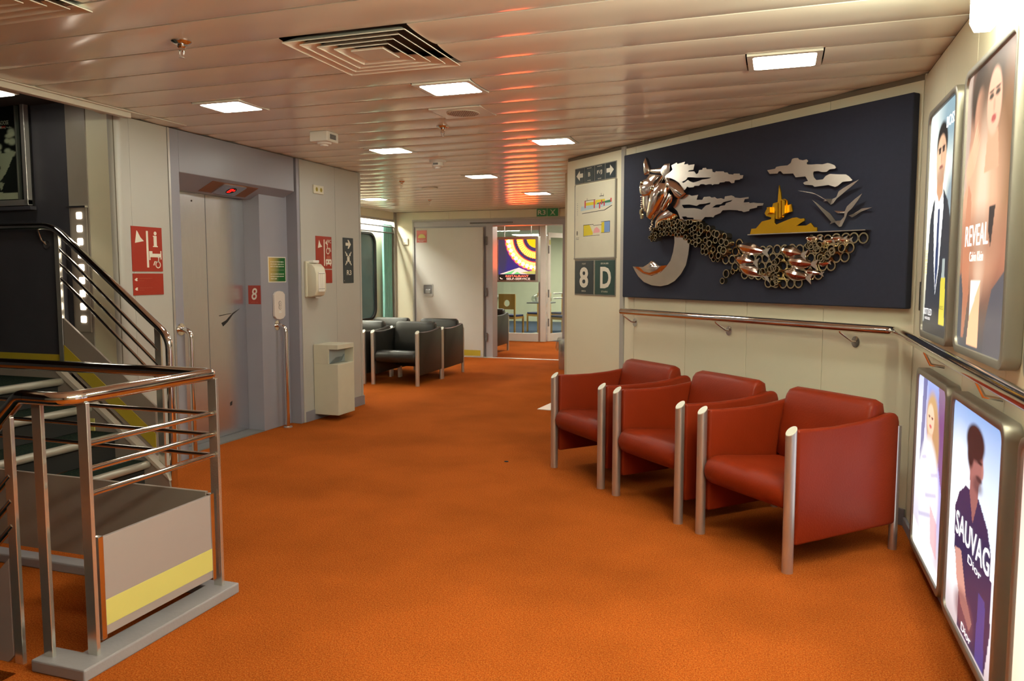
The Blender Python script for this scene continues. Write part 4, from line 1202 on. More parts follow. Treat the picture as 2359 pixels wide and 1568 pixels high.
# ================================================================== horse relief on the navy board
ART = {"ear":[[-2.294,2.281],[-2.271,2.312],[-2.246,2.266],[-2.22,2.203],[-2.23,2.175],[-2.278,2.171],[-2.289,2.233]],"crest":[[-2.21,2.211],[-2.123,2.209],[-2.038,2.212],[-2.032,2.232],[-1.981,2.229],[-1.979,2.172],[-2.003,2.108],[-2.029,2.107],[-2.05,2.155],[-2.162,2.177],[-2.214,2.19]],"forehead":[[-2.277,2.154],[-2.216,2.18],[-2.122,2.175],[-2.043,2.15],[-2.032,2.111],[-2.054,2.08],[-2.099,2.06],[-2.16,2.099],[-2.229,2.123]],"cheek":[[-2.277,2.12],[-2.229,2.139],[-2.168,2.134],[-2.12,2.104],[-2.113,2.061],[-2.145,2.009],[-2.239,2.0],[-2.279,2.025],[-2.29,2.078]],"muzzle":[[-2.278,2.012],[-2.233,2.0],[-2.147,2.009],[-2.154,1.963],[-2.169,1.914],[-2.155,1.879],[-2.181,1.855],[-2.236,1.867],[-2.262,1.903],[-2.29,1.914],[-2.287,1.974]],"head2":[[-2.1,2.068],[-2.028,2.086],[-1.964,2.076],[-1.938,2.044],[-1.936,1.979],[-1.973,1.924],[-2.01,1.877],[-2.088,1.849],[-2.113,1.812],[-2.154,1.823],[-2.175,1.863],[-2.163,1.93],[-2.131,2.004]],"neck":[[-1.991,2.111],[-1.94,2.114],[-1.877,2.091],[-1.827,2.058],[-1.759,1.987],[-1.813,1.984],[-1.849,1.955],[-1.898,1.943],[-1.922,1.912],[-1.972,1.899],[-1.936,1.962],[-1.912,2.009],[-1.938,2.053],[-1.977,2.081]],"jaw":[[-1.912,2.001],[-1.886,1.974],[-1.897,1.926],[-1.947,1.897],[-1.997,1.884],[-1.985,1.917],[-1.936,1.954]],"chest":[[-2.075,1.856],[-2.023,1.878],[-1.972,1.897],[-1.909,1.899],[-1.859,1.866],[-1.835,1.824],[-1.82,1.787],[-1.982,1.796],[-2.041,1.8],[-2.092,1.748],[-2.131,1.724],[-2.113,1.791]],"mane1":[[-1.979,2.139],[-1.929,2.158],[-1.904,2.171],[-1.917,2.205],[-1.856,2.218],[-1.85,2.207],[-1.765,2.213],[-1.777,2.193],[-1.735,2.195],[-1.729,2.183],[-1.665,2.183],[-1.675,2.145],[-1.722,2.146],[-1.734,2.136],[-1.71,2.137],[-1.664,2.132],[-1.646,2.11],[-1.623,2.116],[-1.618,2.135],[-1.584,2.135],[-1.579,2.145],[-1.545,2.144],[-1.539,2.133],[-1.484,2.127],[-1.478,2.107],[-1.45,2.1],[-1.435,2.106],[-1.371,2.099],[-1.365,2.091],[-1.334,2.087],[-1.323,2.075],[-1.281,2.067],[-1.276,2.073],[-1.221,2.067],[-1.218,2.056],[-1.187,2.053],[-1.195,2.032],[-1.215,2.032],[-1.219,2.027],[-1.265,2.028],[-1.269,2.011],[-1.295,2.011],[-1.316,2.026],[-1.353,2.03],[-1.363,2.025],[-1.405,2.027],[-1.416,2.017],[-1.459,2.021],[-1.48,2.016],[-1.486,2.023],[-1.514,2.027],[-1.547,2.024],[-1.564,2.032],[-1.598,2.035],[-1.614,2.025],[-1.66,2.03],[-1.672,2.021],[-1.719,2.023],[-1.737,2.033],[-1.76,2.011],[-1.778,2.009],[-1.827,2.066],[-1.877,2.095],[-1.927,2.113],[-1.972,2.122]],"mane1h":[[-1.797,2.071],[-1.75,2.082],[-1.733,2.098],[-1.662,2.089],[-1.639,2.085],[-1.493,2.071],[-1.515,2.065],[-1.582,2.066],[-1.61,2.06],[-1.673,2.054],[-1.708,2.066],[-1.732,2.079],[-1.779,2.061]],"mane2":[[-1.825,1.977],[-1.789,1.978],[-1.729,1.973],[-1.705,1.963],[-1.636,1.965],[-1.652,1.931],[-1.594,1.926],[-1.578,1.944],[-1.517,1.943],[-1.5,1.933],[-1.467,1.934],[-1.445,1.921],[-1.407,1.922],[-1.375,1.912],[-1.37,1.93],[-1.308,1.932],[-1.282,1.922],[-1.276,1.915],[-1.225,1.907],[-1.151,1.908],[-1.15,1.897],[-1.185,1.896],[-1.194,1.875],[-1.145,1.874],[-1.14,1.867],[-1.106,1.868],[-1.076,1.862],[-1.019,1.857],[-1.024,1.843],[-1.071,1.843],[-1.075,1.833],[-1.138,1.827],[-1.143,1.816],[-1.192,1.811],[-1.212,1.821],[-1.238,1.823],[-1.243,1.827],[-1.325,1.836],[-1.389,1.837],[-1.409,1.82],[-1.463,1.808],[-1.479,1.794],[-1.496,1.799],[-1.562,1.803],[-1.607,1.774],[-1.82,1.795],[-1.839,1.832],[-1.859,1.866],[-1.909,1.899],[-1.922,1.92],[-1.873,1.953],[-1.837,1.954]],"mane2h1":[[-1.811,1.907],[-1.727,1.903],[-1.68,1.893],[-1.651,1.887],[-1.622,1.897],[-1.565,1.896],[-1.51,1.9],[-1.515,1.889],[-1.554,1.884],[-1.576,1.87],[-1.598,1.856],[-1.633,1.866],[-1.679,1.874],[-1.786,1.881]],"mane2h2":[[-1.492,1.864],[-1.454,1.88],[-1.406,1.88],[-1.38,1.893],[-1.296,1.901],[-1.312,1.891],[-1.358,1.884],[-1.368,1.87],[-1.411,1.869],[-1.427,1.86]],"mane2h3":[[-1.808,1.821],[-1.76,1.819],[-1.748,1.811],[-1.683,1.805],[-1.677,1.788],[-1.784,1.797]],"crescent":[[-2.397,1.462],[-2.339,1.452],[-2.262,1.46],[-2.186,1.486],[-2.142,1.509],[-2.098,1.485],[-2.052,1.467],[-1.974,1.466],[-1.936,1.499],[-1.907,1.565],[-1.893,1.631],[-1.895,1.688],[-1.738,1.653],[-1.728,1.609],[-1.74,1.537],[-1.762,1.464],[-1.815,1.399],[-1.882,1.349],[-1.957,1.32],[-2.048,1.306],[-2.155,1.313],[-2.252,1.338],[-2.323,1.382],[-2.367,1.426]],"crescent_in":[[-2.382,1.46],[-2.26,1.404],[-2.157,1.386],[-2.05,1.412],[-1.974,1.466],[-2.052,1.467],[-2.098,1.485],[-2.142,1.509],[-2.186,1.486],[-2.262,1.46],[-2.339,1.452]],"body1":[[-2.15,1.674],[-2.111,1.732],[-2.047,1.779],[-1.932,1.797],[-1.82,1.791],[-1.653,1.777],[-1.538,1.743],[-1.427,1.699],[-1.319,1.656],[-1.256,1.616],[-1.316,1.558],[-1.378,1.522],[-1.465,1.523],[-1.555,1.564],[-1.648,1.606],[-1.72,1.657],[-1.817,1.677],[-1.904,1.697],[-1.992,1.693],[-2.057,1.67],[-2.109,1.647]],"body2":[[-1.363,1.679],[-1.259,1.634],[-1.203,1.615],[-1.095,1.585],[-1.035,1.577],[-0.967,1.575],[-0.909,1.57],[-0.844,1.574],[-0.766,1.578],[-0.72,1.589],[-0.683,1.624],[-0.654,1.65],[-0.603,1.654],[-0.46,1.65],[-0.25,1.646],[-0.236,1.62],[-0.273,1.579],[-0.32,1.541],[-0.359,1.508],[-0.398,1.48],[-0.437,1.44],[-0.506,1.399],[-0.555,1.375],[-0.605,1.35],[-0.725,1.325],[-0.834,1.307],[-0.899,1.313],[-1.009,1.324],[-1.096,1.339],[-1.204,1.372],[-1.307,1.419],[-1.395,1.481],[-1.465,1.545],[-1.409,1.612]],"tailrings":[[-1.543,1.548],[-1.464,1.504],[-1.421,1.499],[-1.337,1.403],[-1.373,1.353],[-1.275,1.418]],"cloud":[[-1.006,2.066],[-0.94,2.068],[-0.932,2.078],[-0.896,2.08],[-0.84,2.077],[-0.816,2.089],[-0.806,2.112],[-0.786,2.115],[-0.759,2.112],[-0.751,2.102],[-0.721,2.093],[-0.694,2.096],[-0.68,2.084],[-0.693,2.073],[-0.686,2.064],[-0.648,2.059],[-0.619,2.058],[-0.575,2.051],[-0.54,2.055],[-0.519,2.049],[-0.487,2.035],[-0.478,2.021],[-0.486,2.015],[-0.521,2.016],[-0.545,2.003],[-0.581,2.007],[-0.603,2.015],[-0.636,2.016],[-0.642,2.005],[-0.634,1.98],[-0.615,1.963],[-0.568,1.962],[-0.551,1.98],[-0.523,1.989],[-0.474,1.982],[-0.433,1.976],[-0.409,1.974],[-0.385,1.959],[-0.364,1.937],[-0.374,1.933],[-0.431,1.933],[-0.461,1.913],[-0.481,1.909],[-0.52,1.922],[-0.527,1.925],[-0.57,1.924],[-0.628,1.924],[-0.643,1.935],[-0.703,1.944],[-0.715,1.956],[-0.697,1.963],[-0.678,1.964],[-0.698,1.993],[-0.774,1.996],[-0.794,2.022],[-0.873,2.028],[-0.894,2.047],[-0.91,2.047],[-0.918,2.036],[-0.984,2.04]],"island":[[-1.138,1.659],[-1.126,1.698],[-1.086,1.699],[-1.036,1.741],[-0.982,1.748],[-0.961,1.751],[-0.957,1.762],[-0.929,1.767],[-0.929,1.726],[-0.913,1.715],[-0.85,1.732],[-0.788,1.748],[-0.757,1.75],[-0.726,1.739],[-0.695,1.74],[-0.691,1.727],[-0.755,1.697],[-0.678,1.696],[-0.645,1.71],[-0.618,1.681],[-0.598,1.68],[-0.597,1.655]],"castle":[[-0.999,1.774],[-1.013,1.791],[-1.001,1.813],[-0.976,1.827],[-0.951,1.828],[-0.944,1.85],[-0.907,1.856],[-0.899,1.96],[-0.884,1.914],[-0.876,1.869],[-0.852,1.871],[-0.831,1.86],[-0.826,1.828],[-0.799,1.835],[-0.785,1.788],[-0.828,1.782],[-0.848,1.765],[-0.859,1.753],[-0.891,1.746],[-0.906,1.749],[-0.91,1.809],[-0.926,1.798],[-0.926,1.76],[-0.957,1.762]],"slat1":[[-0.907,1.847],[-0.888,1.849],[-0.885,1.746],[-0.903,1.749]],"slat2":[[-0.882,1.864],[-0.863,1.862],[-0.859,1.756],[-0.877,1.75]],"slat3":[[-0.854,1.868],[-0.833,1.858],[-0.831,1.773],[-0.85,1.765]],"tower":[[-0.978,1.827],[-0.953,1.828],[-0.95,1.79],[-0.975,1.782]],"strip":[[-1.138,1.662],[-0.247,1.65],[-0.247,1.645],[-1.137,1.656]],"bird1":[[-0.732,1.91],[-0.687,1.902],[-0.634,1.891],[-0.59,1.869],[-0.553,1.846],[-0.503,1.842],[-0.472,1.85],[-0.456,1.881],[-0.402,1.902],[-0.343,1.921],[-0.298,1.932],[-0.349,1.902],[-0.401,1.876],[-0.448,1.851],[-0.468,1.841],[-0.495,1.815],[-0.516,1.809],[-0.538,1.833],[-0.563,1.832],[-0.552,1.84],[-0.612,1.877],[-0.656,1.89]],"bird2":[[-0.621,1.845],[-0.588,1.822],[-0.55,1.79],[-0.506,1.757],[-0.47,1.711],[-0.435,1.712],[-0.409,1.733],[-0.407,1.762],[-0.391,1.789],[-0.333,1.825],[-0.275,1.853],[-0.306,1.817],[-0.35,1.775],[-0.383,1.755],[-0.395,1.727],[-0.427,1.677],[-0.447,1.675],[-0.476,1.703],[-0.507,1.692],[-0.497,1.707],[-0.542,1.757],[-0.579,1.798]],"bird3":[[-0.382,1.737],[-0.355,1.744],[-0.304,1.772],[-0.265,1.772],[-0.224,1.773],[-0.265,1.763],[-0.303,1.755],[-0.348,1.73],[-0.361,1.725]],"bird3b":[[-0.486,1.772],[-0.41,1.763],[-0.406,1.753],[-0.465,1.757]],"fish":[[-1.252,1.587],[-0.953,1.536],[-1.268,1.503],[-1.044,1.47],[-1.239,1.452],[-0.943,1.379],[-0.872,1.55],[-0.656,1.511],[-0.817,1.48],[-0.573,1.456],[-0.838,1.414],[-0.613,1.371],[-0.683,1.617],[-0.547,1.612],[-0.553,1.592],[-0.458,1.597],[-0.5,1.608],[-0.37,1.608],[-0.451,1.597],[-0.336,1.598],[-0.58,1.462],[-0.48,1.469],[-0.683,1.417],[-0.527,1.399]],"L_head1":[[[-2.213,2.175],[-2.267,2.134],[-2.285,2.078],[-2.287,2.009],[-2.288,1.94],[-2.262,1.89],[-2.225,1.862]],[[-2.04,2.146],[-2.065,2.09],[-2.113,2.061],[-2.147,2.005],[-2.157,1.947],[-2.161,1.896],[-2.187,1.857]]],"L_head2":[[[-2.022,2.084],[-2.093,2.059],[-2.118,2.003],[-2.15,1.946],[-2.169,1.888],[-2.165,1.841],[-2.137,1.815]],[[-1.949,2.074],[-1.927,2.019],[-1.955,1.96],[-1.992,1.913],[-2.026,1.874],[-2.074,1.846],[-2.111,1.811]]],"L_neck":[[[-1.977,2.077],[-1.95,2.096],[-1.902,2.096],[-1.846,2.072],[-1.796,2.031],[-1.755,1.987]],[[-1.927,2.019],[-1.9,2.031],[-1.875,2.014],[-1.868,1.989],[-1.855,1.959],[-1.824,1.949]]],"L_jaw":[[[-1.909,2.001],[-1.926,1.961],[-1.96,1.923],[-1.997,1.884]],[[-1.884,1.982],[-1.892,1.942],[-1.922,1.904],[-1.972,1.874]]],"L_chest":[[[-1.972,1.895],[-2.023,1.878],[-2.072,1.848],[-2.102,1.799],[-2.127,1.732]],[[-1.839,1.832],[-1.894,1.795],[-1.982,1.796],[-2.04,1.783],[-2.092,1.743]]],"L_neck1":[[[-2.036,2.133],[-2.003,2.107],[-2.028,2.082]],[[-1.979,2.139],[-1.962,2.1],[-1.99,2.074]]]}
brd = MB().box(-2.57, -0.02, 1.21, 2.365, 0.0, 0.055).thing('mounting_board', 'board_navy', 'large navy fabric board on the diagonal wall behind the metal relief', 'board', FD, bev=0.008, base=(-1.3, 1.21, 0.0), seg=3)
ar = empty('wall_sculpture', 'silver and gold metal relief of horses, waves, fish and an island', 'sculpture', (-1.3, 1.3, 0.056), FD)
Z0 = 0.0555
mb = MB().prism(ART['mane1'], Z0 + 0.045, Z0 + 0.05, holes=[ART['mane1h']])
mb.part('upper_mane', 'art_steel', ar)
MB().prism(ART['mane2'], Z0 + 0.03, Z0 + 0.035, holes=[ART['mane2h1'], ART['mane2h2'], ART['mane2h3']]).part('lower_mane', 'art_steel', ar)
# stand-off studs that carry the plates
sm = MB()
for x_, y_, h_ in ((-1.9, 2.14, 0.045), (-1.45, 2.1, 0.045), (-1.85, 1.95, 0.03), (-1.3, 1.9, 0.03), (-0.72, 2.04, 0.02), (-0.5, 1.95, 0.02), (-0.9, 1.7, 0.02), (-1.85, 1.5, 0.02), (-2.1, 1.37, 0.02)):
    sm.cyl((x_, y_, Z0), (x_, y_, Z0 + h_), 0.01, 8)
sm.part('studs', 'art_steel', ar)
def limb(key, z0, hs, nm, m='art_polished', skew=0.0, edge=0.006):
    """rounded bar between two outlines: half-round section, one height per station"""
    Ls, Rs = ART[key]
    rings = []
    for i in range(len(Ls)):
        l, r = Vector(Ls[i]), Vector(Rs[i])
        ring = [(l.x, l.y, z0)]
        for k in range(9):
            a_ = math.pi * k / 8
            f_ = (1 - math.cos(a_)) / 2
            p_ = l + (r - l) * f_
            ring.append((p_.x, p_.y, z0 + edge + hs[i] * math.sin(a_) ** (0.8 + skew * f_)))
        ring.append((r.x, r.y, z0))
        rings.append(ring)
    return MB().loft(rings).part(nm, m, ar, smooth=50)


MB().dome(ART['crest'], Z0 + 0.01, 0.012).part('crest_plate', 'art_steel', ar, smooth=35)
MB().dome(ART['ear'], Z0, 0.03).part('ear', 'art_steel', ar, smooth=50)
limb('L_neck1', Z0 + 0.005, (0.02, 0.03, 0.02), 'cheek_strap', 'art_steel')
h1 = limb('L_head1', Z0, (0.035, 0.055, 0.06, 0.05, 0.045, 0.045, 0.02), 'left_horse_head')
MB().dome(ART['cheek'], Z0 + 0.045, 0.03, c=(-2.225, 2.06)).part('cheek', 'art_polished', h1, smooth=60)
limb('L_neck', Z0 + 0.04, (0.03, 0.045, 0.05, 0.045, 0.035, 0.02), 'right_horse_neck')
h2 = limb('L_head2', Z0 + 0.05, (0.04, 0.06, 0.065, 0.06, 0.05, 0.05, 0.02), 'right_horse_head')
limb('L_jaw', Z0 + 0.06, (0.015, 0.03, 0.03, 0.015), 'right_horse_jaw')
limb('L_chest', Z0 + 0.01, (0.05, 0.06, 0.055, 0.045, 0.02), 'chest')
for (x_, y_), zz, pr in (((-2.262, 1.885), 0.05, h1), ((-2.18, 1.845), 0.105, h2)):
    MB().disc(x_, y_, 0.012, Z0 + zz, Z0 + zz + 0.014, 14, 0.022).part('nostril', 'art_bronze', pr)
for (x_, y_), zz, pr in (((-2.235, 2.105), 0.075, h1), ((-2.065, 2.04), 0.112, h2)):
    MB().lathe((x_, y_, Z0 + zz), [(0.018, -0.01), (0.016, 0.004), (0.008, 0.01)], n=12).part('eye', 'art_bronze', pr, smooth=60)
# bead fringes along bridle and jaw
rnd = random.Random(8)
bead = MB()
for (ax, ay), (bx, by), n_, zb_ in (((-2.285, 2.12), (-2.285, 1.88), 16, 0.015), ((-2.02, 2.08), (-1.87, 2.03), 14, 0.05), ((-2.1, 1.86), (-2.16, 1.74), 10, 0.03)):
    for k in range(n_):
        f_ = k / (n_ - 1)
        bead.lathe((ax + (bx - ax) * f_ + rnd.uniform(-.008, .008), ay + (by - ay) * f_, Z0 + zb_), [(0.004, -0.006), (0.008, 0), (0.008, 0.02), (0.004, 0.026)], n=6)
bead.part('bead_fringe', 'art_polished', ar, smooth=60, kind='stuff')
cs = MB().dome(ART['crescent'], Z0 + 0.02, 0.0, steps=(1,), lift=0.008).part('crescent', 'art_steel', ar)
MB().dome(ART['crescent_in'], Z0 + 0.028, 0.02, steps=(1, 0.8, 0.5, 0.2)).part('crescent_wave', 'art_polished', cs, smooth=50)


def inside(p, poly):
    r_ = False
    for i in range(len(poly)):
        (x0_, y0_), (x1_, y1_) = poly[i], poly[(i + 1) % len(poly)]
        if (y0_ > p[1]) != (y1_ > p[1]) and p[0] < (x1_ - x0_) * (p[1] - y0_) / (y1_ - y0_) + x0_:
            r_ = not r_
    return r_


def inset_ok(p, poly, m):
    return all(inside((p[0] + m * math.cos(a), p[1] + m * math.sin(a)), poly) for a in (0, 1.05, 2.1, 3.14, 4.2, 5.24))


# rings: small and deep by the horses, larger and flat towards the sea
unit = {}
rings_put = []


def put_ring(x, y, r_, z, kind):
    if kind not in unit:
        h_, wall = {'deep': (0.05, 0.25), 'flat': (0.012, 0.26), 'mid': (0.03, 0.2)}[kind]
        me = MB().ring(0, 0, 1, 1 - wall, 0, 1, 14).mesh('ring', smooth=40)
        me.materials.append(MATS['art_bronze'])
        unit[kind] = (me, h_)
    me, h_ = unit[kind]
    ob = piece('ring', me, ar, (x + 1.3, y - 1.3, z - 0.056))
    ob.scale = (r_, r_, h_)
    rings_put.append((x, y, r_))


rnd = random.Random(21)
tries = 0
while tries < 5000 and len(rings_put) < 140:
    tries += 1
    x = rnd.uniform(-2.22, -1.25)
    y = rnd.uniform(1.5, 1.8)
    if not inside((x, y), ART['body1']):
        continue
    f_ = (x + 2.2) / 0.95
    r_ = 0.012 + 0.016 * max(0, min(1, f_)) * rnd.uniform(0.7, 1.2)
    if any((x - a) ** 2 + (y - b) ** 2 < ((r_ + c) * 0.86) ** 2 for a, b, c in rings_put):
        continue
    put_ring(x, y, r_, Z0 + 0.005 + rnd.random() * 0.035, 'deep')
n1 = len(rings_put)
r0 = 0.031
row = 0
y = 1.29
while y < 1.66:
    x = -1.42 + (row % 2) * r0 * 0.97
    while x < -0.24:
        jx, jy = x + rnd.uniform(-.003, .003), y + rnd.uniform(-.003, .003)
        if inset_ok((jx, jy), ART['body2'], r0 * 0.5) and not any((jx - a) ** 2 + (jy - b) ** 2 < (c * 1.15) ** 2 for a, b, c in rings_put[:n1]):
            put_ring(jx, jy, r0 * 1.06, Z0 + 0.012, 'flat')
        x += r0 * 1.94
    y += r0 * 1.7
    row += 1
for (x, y), r_ in zip(ART['tailrings'], (0.018, 0.02, 0.016, 0.03, 0.022, 0.02)):
    put_ring(x, y, r_, Z0 + 0.01, 'mid')
for _ in range(34):
    x, y = rnd.choice(((-0.92, 1.46), (-0.6, 1.55), (-0.5, 1.53), (-0.42, 1.55), (-0.9, 1.36), (-0.98, 1.43), (-0.52, 1.5)))
    put_ring(x + rnd.uniform(-.05, .05), y + rnd.uniform(-.03, .03), rnd.uniform(0.014, 0.026), Z0 + 0.026, 'mid')


def fish(x0_, y0_, x1_, y1_, hgt, z, bulge):
    a = Vector((x0_, y0_))
    d = Vector((x1_, y1_)) - a
    L = d.length
    d /= L
    n = Vector((-d.y, d.x))
    st = [(0.0, 0.12), (0.06, 0.55), (0.2, 0.95), (0.35, 1.0), (0.55, 0.78), (0.72, 0.42), (0.8, 0.22)]
    rings = []
    for u, k in st:
        c = a + d * L * u
        h = hgt / 2 * k
        b = bulge * k
        rings.append([(*(c + n * h), z), (*(c + n * h * 0.5), z + b * 0.85), (*(c + n * h * 0.1), z + b), (*(c - n * h * 0.55), z + b * 0.6), (*(c - n * h), z)])
    bd = MB().loft(rings).part('fish_body', 'art_polished', ar, smooth=24)
    c = a + d * L * 0.78
    e = a + d * L
    MB().prism([tuple(c + n * hgt * 0.1), tuple(e + n * hgt * 0.42), tuple(a + d * L * 0.93), tuple(e - n * hgt * 0.42), tuple(c - n * hgt * 0.1)], z + 0.004, z + 0.01).part('fish_tail', 'art_steel', bd)


F = ART['fish']
for k in range(0, len(F), 2):
    (xa, ya), (xb, yb) = F[k], F[k + 1]
    big = k < 12
    fish(xa, ya, xb, yb, 0.085 if big else 0.038, Z0 + 0.026, 0.035 if big else 0.014)
MB().prism(ART['strip'], Z0 + 0.002, Z0 + 0.05).part('horizon_strip', 'art_steel', ar)
MB().prism(ART['island'], Z0 + 0.02, Z0 + 0.028).part('island', 'art_gold', ar)
MB().prism(ART['castle'], Z0 + 0.022, Z0 + 0.03).part('abbey', 'art_gold', ar)
for nm in ('slat1', 'slat2', 'slat3', 'tower'):
    MB().prism(ART[nm], Z0 + 0.03, Z0 + 0.05).part('abbey_slat', 'art_gold', ar, bev=0.002)
MB().prism(ART['cloud'], Z0 + 0.02, Z0 + 0.025).part('cloud', 'art_steel', ar)


def bird(polys, z):
    root = None
    for p in polys:
        cx_ = sum(q[0] for q in p) / len(p)
        vs = [(q[0], q[1], z + 0.12 * abs(q[0] - cx_)) for q in p]
        mb = MB().prism(p, 0, 0.004)
        mb.v = [(v[0], v[1], v[2] + z + 0.18 * abs(v[0] - cx_)) for v in mb.v]
        mb.part('gull', 'art_steel', ar)


bird([ART['bird1']], Z0 + 0.01)
bird([ART['bird2']], Z0 + 0.015)
bird([ART['bird3'], ART['bird3b']], Z0 + 0.008)

# ================================================================== wall handrail (diagonal wall, then advert wall)
t = empty('wall_handrail', 'chrome handrail below the navy board, turning along the advert wall', 'handrail', (-1.2, 1.08, 0.09), FD)
FDi = FD.inverted()


def dA(y, x, z):
    p = FDi @ Vector((x, y, z))
    return tuple(p)


cnr = Vector(dA(4.60, 0.62, 1.085))
# corner where the two rails meet: 0.09 off both walls
best = None
for s_ in np.linspace(-0.4, 0.2, 601):
    p = FD @ Vector((s_, 1.09, 0.09))
    if best is None or abs(p.x - 0.62) < best[0]:
        best = (abs(p.x - 0.62), s_, p.y)
sc, yc = best[1], best[2]
MB().tube([(-2.53, 1.095, 0.09)] + bend((-2.53, 1.095, 0.09), (sc, 1.09, 0.09), dA(2.0, 0.62, 1.07), 0.05) + [dA(0.8, 0.62, 1.06)], 0.0255, 18).part('rail', 'chrome', t, smooth=70)
MB().lathe((-2.535, 1.095, 0.09), [(0.024, 0.006), (0.018, -0.006), (0.006, -0.01)], axis='x', n=14).part('end_cap', 'chrome', t, smooth=60)
for xb in (-2.46, -1.39, -0.36):
    b = MB().tube([(xb - 0.05, 1.075, 0.088), (xb - 0.045, 1.06, 0.086), (xb - 0.012, 1.01, 0.03), (xb, 1.005, 0.004)], 0.007, 10).part('bracket', 'chrome', t, smooth=60)
    MB().disc(xb, 1.003, 0.028, 0.0, 0.007, 18, 0.034).part('bracket_flange', 'chrome', b, smooth=40)
for yb in (3.85, 2.9):
    b = MB().tube([dA(yb, 0.622, 1.06), dA(yb, 0.65, 1.0), dA(yb, 0.706, 0.99)], 0.007, 10).part('bracket', 'chrome', t, smooth=60)

# ================================================================== deck signs on the column
t = empty('exit_direction_sign', 'strip of four slate plates with arrows and letters above the deck plan', 'sign', (-3.05, 2.2, 0.006), FD)
MB().box(-3.36, -2.73, 2.205, 2.35, 0.0062, 0.012).part('backing', 'frame_alu', t)
for a, b in ((-3.352, -3.21), (-3.198, -3.055), (-3.042, -2.895), (-2.882, -2.738)):
    MB().box(a, b, 2.213, 2.343, 0.012, 0.016).part('plate', 'sign_slate', t, bev=0.001)
mb = MB().prism([(-3.33, 2.28), (-3.275, 2.325), (-3.275, 2.298), (-3.225, 2.298), (-3.225, 2.262), (-3.275, 2.262), (-3.275, 2.235)], 0.016, 0.0166)
mb.part('arrow', 'sign_white', t)
MB().prism([(-2.76, 2.28), (-2.815, 2.325), (-2.815, 2.298), (-2.865, 2.298), (-2.865, 2.262), (-2.815, 2.262), (-2.815, 2.235)], 0.016, 0.0166).part('arrow', 'sign_white', t)
text('B', 'sign_white', t, -3.125, 2.278, 0.032, 0.036, 0.0166, bold=0.01)
text('F/J', 'sign_white', t, -2.968, 2.278, 0.075, 0.038, 0.0166, bold=0.01)
for i, xc in enumerate((-3.125, -2.968)):
    small_print(t, xc - 0.034, 2.331, 0.068, 0.0065, 0.0166, 'sign_white', 50 + i)
    small_print(t, xc - 0.025, 2.225, 0.05, 0.0065, 0.0166, 'sign_white', 60 + i)

t = empty('deck_plan', 'pale deck plan sheet with coloured ship drawings on the column', 'deck plan', (-3.05, 1.54, 0.006), FD)
MB().box(-3.355, -2.735, 1.545, 2.195, 0.0062, 0.012).part('sheet', 'sheet_white', t)
MB().box(-2.737, -2.722, 1.54, 2.2, 0.0062, 0.02).part('frame_edge', 'frame_alu', t)
MB().box(-3.362, -3.354, 1.54, 2.2, 0.0062, 0.015).part('frame_edge', 'frame_alu', t)
MB().box(-3.362, -2.722, 1.532, 1.546, 0.0062, 0.02).part('frame_edge', 'frame_alu', t)


def sheet(P, m, nm, z=0.012):
    return MB().prism(P, z, z + 0.0005).part(nm, m, t)


mat('ink_paleblue', (168, 188, 196), 0.6)
mat('ink_yellow', (206, 186, 40), 0.6)
mat('ink_pink', (214, 150, 150), 0.6)
mat('ink_crimson', (190, 60, 70), 0.6)
mat('ink_blue', (110, 140, 190), 0.6)
mat('ink_teal', (50, 110, 84), 0.6)
X_ = lambda u: -3.355 + 0.62 * u
Y_ = lambda v: 1.545 + 0.65 * v
P_ = lambda *q: [(X_(a), Y_(b)) for a, b in q]
sheet(P_((0.15, 0.645), (0.86, 0.675), (0.92, 0.70), (0.93, 0.715), (0.16, 0.705)), 'ink_paleblue', 'ship_hull')
sheet(P_((0.18, 0.605), (0.75, 0.62), (0.93, 0.672), (0.90, 0.675), (0.74, 0.628), (0.19, 0.613)), 'ink_black', 'ship_keel')
sheet(P_((0.28, 0.71), (0.55, 0.71), (0.55, 0.75), (0.28, 0.75)), 'ink_yellow', 'ship_deck', 0.0124)
sheet(P_((0.52, 0.735), (0.75, 0.735), (0.75, 0.77), (0.52, 0.77)), 'ink_yellow', 'ship_deck', 0.0124)
sheet(P_((0.55, 0.712), (0.9, 0.715), (0.88, 0.75), (0.57, 0.73)), 'ink_teal', 'ship_deck', 0.0124)
for u, a, b in ((0.25, 0.68, 0.775), (0.48, 0.665, 0.775), (0.61, 0.65, 0.73), (0.66, 0.7, 0.76), (0.72, 0.68, 0.73), (0.88, 0.72, 0.77)):
    sheet(P_((u, a), (u + 0.03, a), (u + 0.03, b), (u, b)), 'ink_crimson', 'stair_mark', 0.0128)
for q in ((0.25, 0.775, 0.52, 0.781), (0.62, 0.81, 0.72, 0.818), (0.655, 0.818, 0.662, 0.85), (0.71, 0.80, 0.716, 0.84), (0.31, 0.78, 0.316, 0.81)):
    sheet(P_((q[0], q[1]), (q[2], q[1]), (q[2], q[3]), (q[0], q[3])), 'ink_black', 'ship_line', 0.0124)
sheet(P_((0.23, 0.30), (0.46, 0.31), (0.46, 0.34), (0.40, 0.42), (0.37, 0.45), (0.23, 0.445)), 'ink_yellow', 'plan_area')
sheet(P_((0.47, 0.33), (0.63, 0.335), (0.63, 0.37), (0.56, 0.41), (0.50, 0.39)), 'ink_pink', 'plan_area')
sheet(P_((0.67, 0.325), (0.74, 0.33), (0.74, 0.47), (0.67, 0.46)), 'ink_yellow', 'plan_area')
sheet(P_((0.74, 0.33), (0.87, 0.335), (0.87, 0.475), (0.74, 0.47)), 'ink_blue', 'plan_area')
